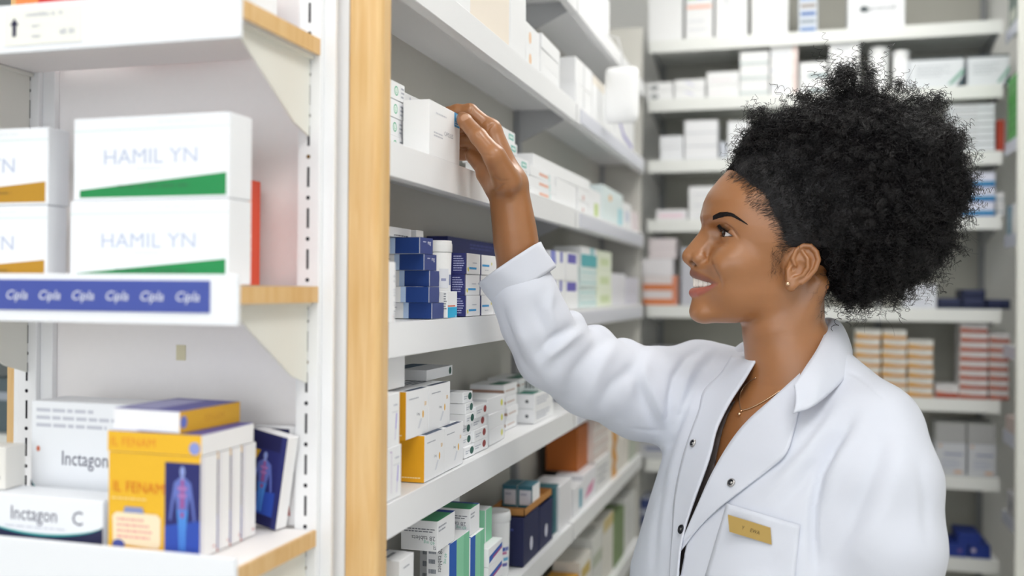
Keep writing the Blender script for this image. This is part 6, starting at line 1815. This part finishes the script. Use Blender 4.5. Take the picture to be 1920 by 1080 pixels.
pw3 = fa * (puff * 1.0 + (soft & ~puff) * np.clip((fcen[:, 2] - hairline(fcen[:, 0]) - .016) / .05, .05, 1)); pw3 /= pw3.sum()
pw = fa * puff; pw /= pw.sum()
wproj = toW(fcen)
# 1. ringlets: bundles of strands sharing one coil
nR, per, k = 1500, 3, 60
id_ = rng.choice(len(fcen), nR, p=pw)
root = fcen[id_] - fnor[id_] * .008
dr = fnor[id_] * .8 + (fcen[id_] - PC) / .13 * .5 + rng.normal(size=(nR, 3)) * .33; dr /= np.linalg.norm(dr, axis=1, keepdims=True)
ln = rng.uniform(.016, .034, nR); rad = rng.uniform(.0022, .0040, nR); tn = ln / rng.uniform(.0036, .0056, nR); ph = rng.uniform(0, 6.28, nR); dp = rng.uniform(0, .008, nR)
rep = lambda a: np.repeat(a, per, 0)
C1 = coil(rep(root) + rng.normal(size=(nR * per, 3)) * .0009, rep(dr), rep(ln) * rng.uniform(.85, 1.1, nR * per), rep(rad) * rng.uniform(.8, 1.15, nR * per), rep(tn), k, rep(ph) + rng.normal(size=nR * per) * .35, rep(dp))
# bends must match inside a bundle: replace by one bundle axis
ax_all = coil(root, dr, ln, rad, tn, k, ph, dp)
C1 = np.repeat(ax_all, per, 0) + (rng.normal(size=(nR * per, 1, 3)) * .0010) + rng.normal(size=(nR * per, k, 3)) * .00015
R1 = np.full(C1.shape[:2], .00030) * np.linspace(1, .6, k)[None]
# 2. loose frizz
nF, k2 = 6500, 26
id_ = rng.choice(len(fcen), nF, p=pw3)
root = fcen[id_] - fnor[id_] * .004
dr = fnor[id_] * .7 + rng.normal(size=(nF, 3)) * .6; dr /= np.linalg.norm(dr, axis=1, keepdims=True)
ln = rng.uniform(.010, .030, nF) * np.where(rng.random(nF) < .06, 1.6, 1)
C2 = coil(root, dr, ln, rng.uniform(.0012, .0042, nF), rng.uniform(1, 3.2, nF), k2, rng.uniform(0, 6.28, nF), rng.uniform(0, .006, nF))
R2 = np.full(C2.shape[:2], .00014)
# 3. small tight curls lying on the puff surface give its texture
nT, k3 = 11000, 20
id_ = rng.choice(len(fcen), nT, p=pw3)
nn_ = fnor[id_]; tg = np.cross(nn_, rng.normal(size=(nT, 3))); tg /= np.linalg.norm(tg, axis=1, keepdims=True)
C3 = coil(fcen[id_] + nn_ * .0015, nrm(np.array([1., 0, 0])) * 0 + tg * .8 + nn_ * .25, rng.uniform(.010, .020, nT), rng.uniform(.0020, .0036, nT), rng.uniform(1.5, 3, nT), k3, rng.uniform(0, 6.28, nT), np.zeros(nT))
R3 = np.full(C3.shape[:2], .00032)
strands('curls', C1, R1, 3, hb); strands('frizz', C2, R2, 3, hb); strands('surface_curls', C3, R3, 3, hb)
# 4. the long springy ringlets standing out on top
TOP = [((1590, 205), (1572, 118), .0075), ((1604, 200), (1592, 128), .0068), ((1572, 210), (1562, 140), .0070), ((1584, 200), (1606, 140), .0062), ((1617, 205), (1632, 116), .0048), ((1630, 205), (1641, 135), .0048), ((1640, 195), (1690, 153), .0048), ((1742, 205), (1700, 165), .0052), ((1740, 205), (1757, 185), .0050), ((1690, 200), (1722, 172), .004),
       ((1553, 195), (1493, 183), .0050), ((1780, 265), (1803, 256), .005), ((1765, 322), (1814, 303), .0048), ((1556, 220), (1538, 176), .005), ((1770, 415), (1801, 425), .0042), ((1765, 360), (1806, 352), .005), ((1755, 455), (1785, 468), .005), ((1690, 545), (1676, 572), .0045), ((1625, 560), (1604, 590), .0045), ((1455, 225), (1425, 205), .0045), ((1730, 505), (1752, 525), .005)]
C4 = []
for (a, b, r_) in TOP:
    p0, p1 = L(a[0], a[1], rng.uniform(-.01, .03)), L(b[0], b[1], rng.uniform(-.01, .03))
    v = p1 - p0; l_ = np.linalg.norm(v); bd = rng.normal(size=3) * .18
    r_ = min(r_, .0052) * .72
    for _ in range(8):
        c = coil(p0[None] + rng.normal(size=(1, 3)) * .0006, (v / l_)[None], np.array([l_]), np.array([r_ * rng.uniform(.88, 1.1)]), np.array([l_ / .0046]), 130, np.array([rng.uniform(0, .5)]), np.array([0.0]))[0]
        C4.append(c)
# dense tufts of tight small coils standing on top
for (cx, cy, rx, ry, n_) in ((1582, 160, 26, 34, 120), (1632, 160, 11, 34, 34), (1600, 190, 60, 14, 70), (1745, 200, 22, 16, 40), (1520, 190, 26, 10, 26), (1425, 225, 18, 18, 30), (1795, 262, 10, 14, 16), (1803, 310, 12, 10, 16), (1798, 352, 10, 14, 16), (1685, 165, 12, 12, 12)):
    for _ in range(n_):
        a = rng.uniform(0, 6.28); q_ = math.sqrt(rng.random())
        p0 = L(cx + rx * q_ * math.cos(a), cy + ry * q_ * math.sin(a), rng.uniform(-.025, .03))
        dv = nrm(np.array([0, 0, .4]) + rng.normal(size=3) * .8 + (p0 - PC) * 3); l_ = rng.uniform(.010, .020)
        for _k in range(2):
            C4.append(coil(p0[None] + rng.normal(size=(1, 3)) * .0004, dv[None], np.array([l_]), np.array([rng.uniform(.0022, .0036)]), np.array([l_ / .0042]), 130, np.array([rng.uniform(0, .6)]), np.array([0.0]))[0])
C4 = np.array(C4); strands('springy_ringlets', C4, np.full(C4.shape[:2], .00028), 3, hb)
# 5. combed-back strands from the hairline over the skull, and fine baby hairs at temple and nape
def surf_pt(s, t0, z):
    return np.array([s, t0, z])
HB_ = BVHTree.FromPolygons([Vector(v) for v in VH], [tuple(x) for x in QH.tolist()])
SKL = BVHTree.FromPolygons([Vector(v) for v in toL(VB[:len(V1)].astype(np.float32))], [tuple(x) for x in Q1.tolist()])
C5, R5 = [], []
HWB = BVHTree.FromPolygons([Vector(v) for v in toW(VH)], [tuple(x) for x in QH.tolist()])
hlpts = catmull([(1368, 331), (1378, 338), (1392, 346), (1402, 362), (1408, 382), (1424, 395), (1440, 404), (1452, 420), (1458, 440), (1464, 458), (1472, 470)], 60)
for i in range(6800):
    k_ = rng.integers(0, 60); u = k_ / 59
    back = i > 2800
    p = hlpts[k_] + rng.normal(size=2) * 4 + np.array([9, -1]) * rng.uniform(-.8, 4.0)
    if back: p = hlpts[k_] + np.array([1, -.25 - .35 * (1 - u)]) * rng.uniform(4, 120)
    if p[0] > 1478 and p[1] > 452: continue
    w_ = hit(p[0], p[1], SKB)
    if w_ is None: continue
    q = toL(w_[None].astype(np.float32))[0].astype(float)
    if back:
        h3 = hit(p[0], p[1], HWB)
        if h3 is None: continue
        q = toL(h3[None].astype(np.float32))[0].astype(float)
    far = rng.random() < .22
    if far: q = q * np.array([1, -1, 1])
    sgn = -1 if far else 1
    dirn = nrm(np.array([-1.0, 0, .55 - .55 * u + rng.normal() * .22]))
    n_ = 16; ln_ = rng.uniform(.022, .055) * (1 if rng.random() > .15 else .5); pts = []; cur = q.copy(); ph_ = rng.uniform(0, 6.28); wf = rng.uniform(180, 420)
    for j in range(n_):
        f = j / (n_ - 1)
        r_ = HB_.find_nearest(Vector(cur)); r2 = SKL.find_nearest(Vector(cur))
        hp = np.array(r_[0]) + np.array(r_[1]) * (.0010 if back else .0006); sp = np.array(r2[0]) + np.array(r2[1]) * .0006
        bl_ = 1.0 if back else min(1, f * 2.2)
        nn = np.array(r2[1]); side = np.cross(nn, dirn)
        base = sp * (1 - bl_) + hp * bl_ if back or np.linalg.norm(hp - sp) < .03 else sp
        pts.append(base + side * .0012 * math.sin(ph_ + wf * ln_ * f) * (1 if back else f) + nn * .0005 * (1 + math.cos(ph_ + wf * ln_ * f)))
        cur = cur + dirn * ln_ / n_
    C5.append(pts); R5.append(np.full(n_, .00026) if back else np.linspace(.00009, .00022, n_))
for i in range(230):      # sideburn and nape wisps
    if rng.random() < .55:
        p = np.array([1470, 470]) + np.array([rng.uniform(-24, 3), rng.uniform(-10, 40)]); dirn = nrm(np.array([.25 * rng.normal(), 0, -1.0]))
    else:
        p = np.array([1552, 540]) + np.array([rng.uniform(-26, 4), rng.uniform(-70, 62)]); dirn = nrm(np.array([-.5 + .4 * rng.normal(), 0, .45 + .4 * rng.normal()]))
    if ((p[0] - 1505) / 40) ** 2 + ((p[1] - 500) / 52) ** 2 < 1: continue
    w_ = hit(p[0], p[1], SKB)
    if w_ is None: continue
    cur = toL(w_[None].astype(np.float32))[0].astype(float); pts = []; ln_ = rng.uniform(.006, .020); ph_ = rng.uniform(0, 6.28)
    for j in range(16):
        r2 = SKL.find_nearest(Vector(cur)); nn = np.array(r2[1]); side = np.cross(nn, dirn); f = j / 15
        pts.append(np.array(r2[0]) + nn * (.0004 + .0006 * math.sin(3 * f)) + side * .0016 * math.sin(ph_ + 5.5 * f))
        cur = cur + dirn * ln_ / 16
    C5.append(pts); R5.append(np.linspace(.00009, .00004, 16))
C5 = np.array(C5); R5 = np.array(R5)
strands('combed_strands', C5, R5, 3, hb, mat('1d1a1c', .34, .6, name='combed_hair'))  # slightly lighter hair colour, painting in the light these strands catch
print('hair', round(_time.time() - _t0, 1))
# ------------------------------------------------------------------ light
def emis(name, col, s):
    m = bpy.data.materials.new(name); m.use_nodes = True
    nt = m.node_tree; nt.nodes.clear()
    e = nt.nodes.new('ShaderNodeEmission'); e.inputs['Color'].default_value = (*col, 1); e.inputs['Strength'].default_value = s
    ou = nt.nodes.new('ShaderNodeOutputMaterial'); nt.links.new(e.outputs[0], ou.inputs[0])
    return m
EM = emis('led_diffuser', (1.0, .985, .96), 7.5)
EMK = emis('led_diffuser_near', (1.0, .985, .955), 11.0)
EMB = emis('flare_fill_panel', (1.0, .98, .94), 6.5)  # unseen panel, added to imitate lens flare brightness over the far shelves
for i, (x, y, w, d, e, lab) in enumerate(((.05, 2.15, .6, 1.1, EMB, 'unseen bright panel added over the far aisle in place of lens flare'), (.35, .55, .6, .6, EMK, 'square ceiling light panel above the woman'),
                                     (-.35, -.6, 1.2, .6, EM, 'ceiling light panel behind the camera'), (-1.5, .3, .6, .6, EM, 'ceiling light panel over the left aisle'))):
    L = empty('ceiling_light', (x, y, ZC)); tag(L, lab, 'ceiling light')
    mb = MB(); t = .02
    for b in ((-w / 2, w / 2, -d / 2, -d / 2 + t), (-w / 2, w / 2, d / 2 - t, d / 2), (-w / 2, -w / 2 + t, -d / 2 + t, d / 2 - t), (w / 2 - t, w / 2, -d / 2 + t, d / 2 - t)):
        mb.box(b[0], b[1], b[2], b[3], -.03, -.0005, WHITE_METAL)
    mb.build('frame', L)
    mb = MB(); mb.box(-w / 2 + t, w / 2 - t, -d / 2 + t, d / 2 - t, -.022, -.012, e); mb.build('diffuser', L)
# unseen area light added behind the camera as soft frontal fill
ld = bpy.data.lights.new('added_front_fill', 'AREA'); ld.shape = 'RECTANGLE'; ld.size = 3.4; ld.size_y = 1.6
ld.energy = 21; ld.color = (.94, .97, 1.0)
lo = bpy.data.objects.new('added_front_fill', ld); COL.objects.link(lo)
lo.location = (-.5, YW0 - .25, 1.55); lo.rotation_euler = (math.radians(90), 0, 0)
lo['kind'] = 'helper'
w = bpy.data.worlds.new('World'); SC.world = w; w.use_nodes = True
w.node_tree.nodes['Background'].inputs[0].default_value = (.9, .95, 1, 1)
w.node_tree.nodes['Background'].inputs[1].default_value = 1.0
SC.view_settings.view_transform = 'Standard'; SC.view_settings.look = 'None'
SC.view_settings.gamma = 1; SC.view_settings.use_curve_mapping = False
SC.view_settings.exposure = 0.13
SC.cycles.max_bounces = 8; SC.cycles.diffuse_bounces = 5; SC.cycles.glossy_bounces = 3; SC.cycles.transmission_bounces = 2
SC.cycles.caustics_reflective = False; SC.cycles.caustics_refractive = False
SC.cycles.sample_clamp_indirect = 6.0
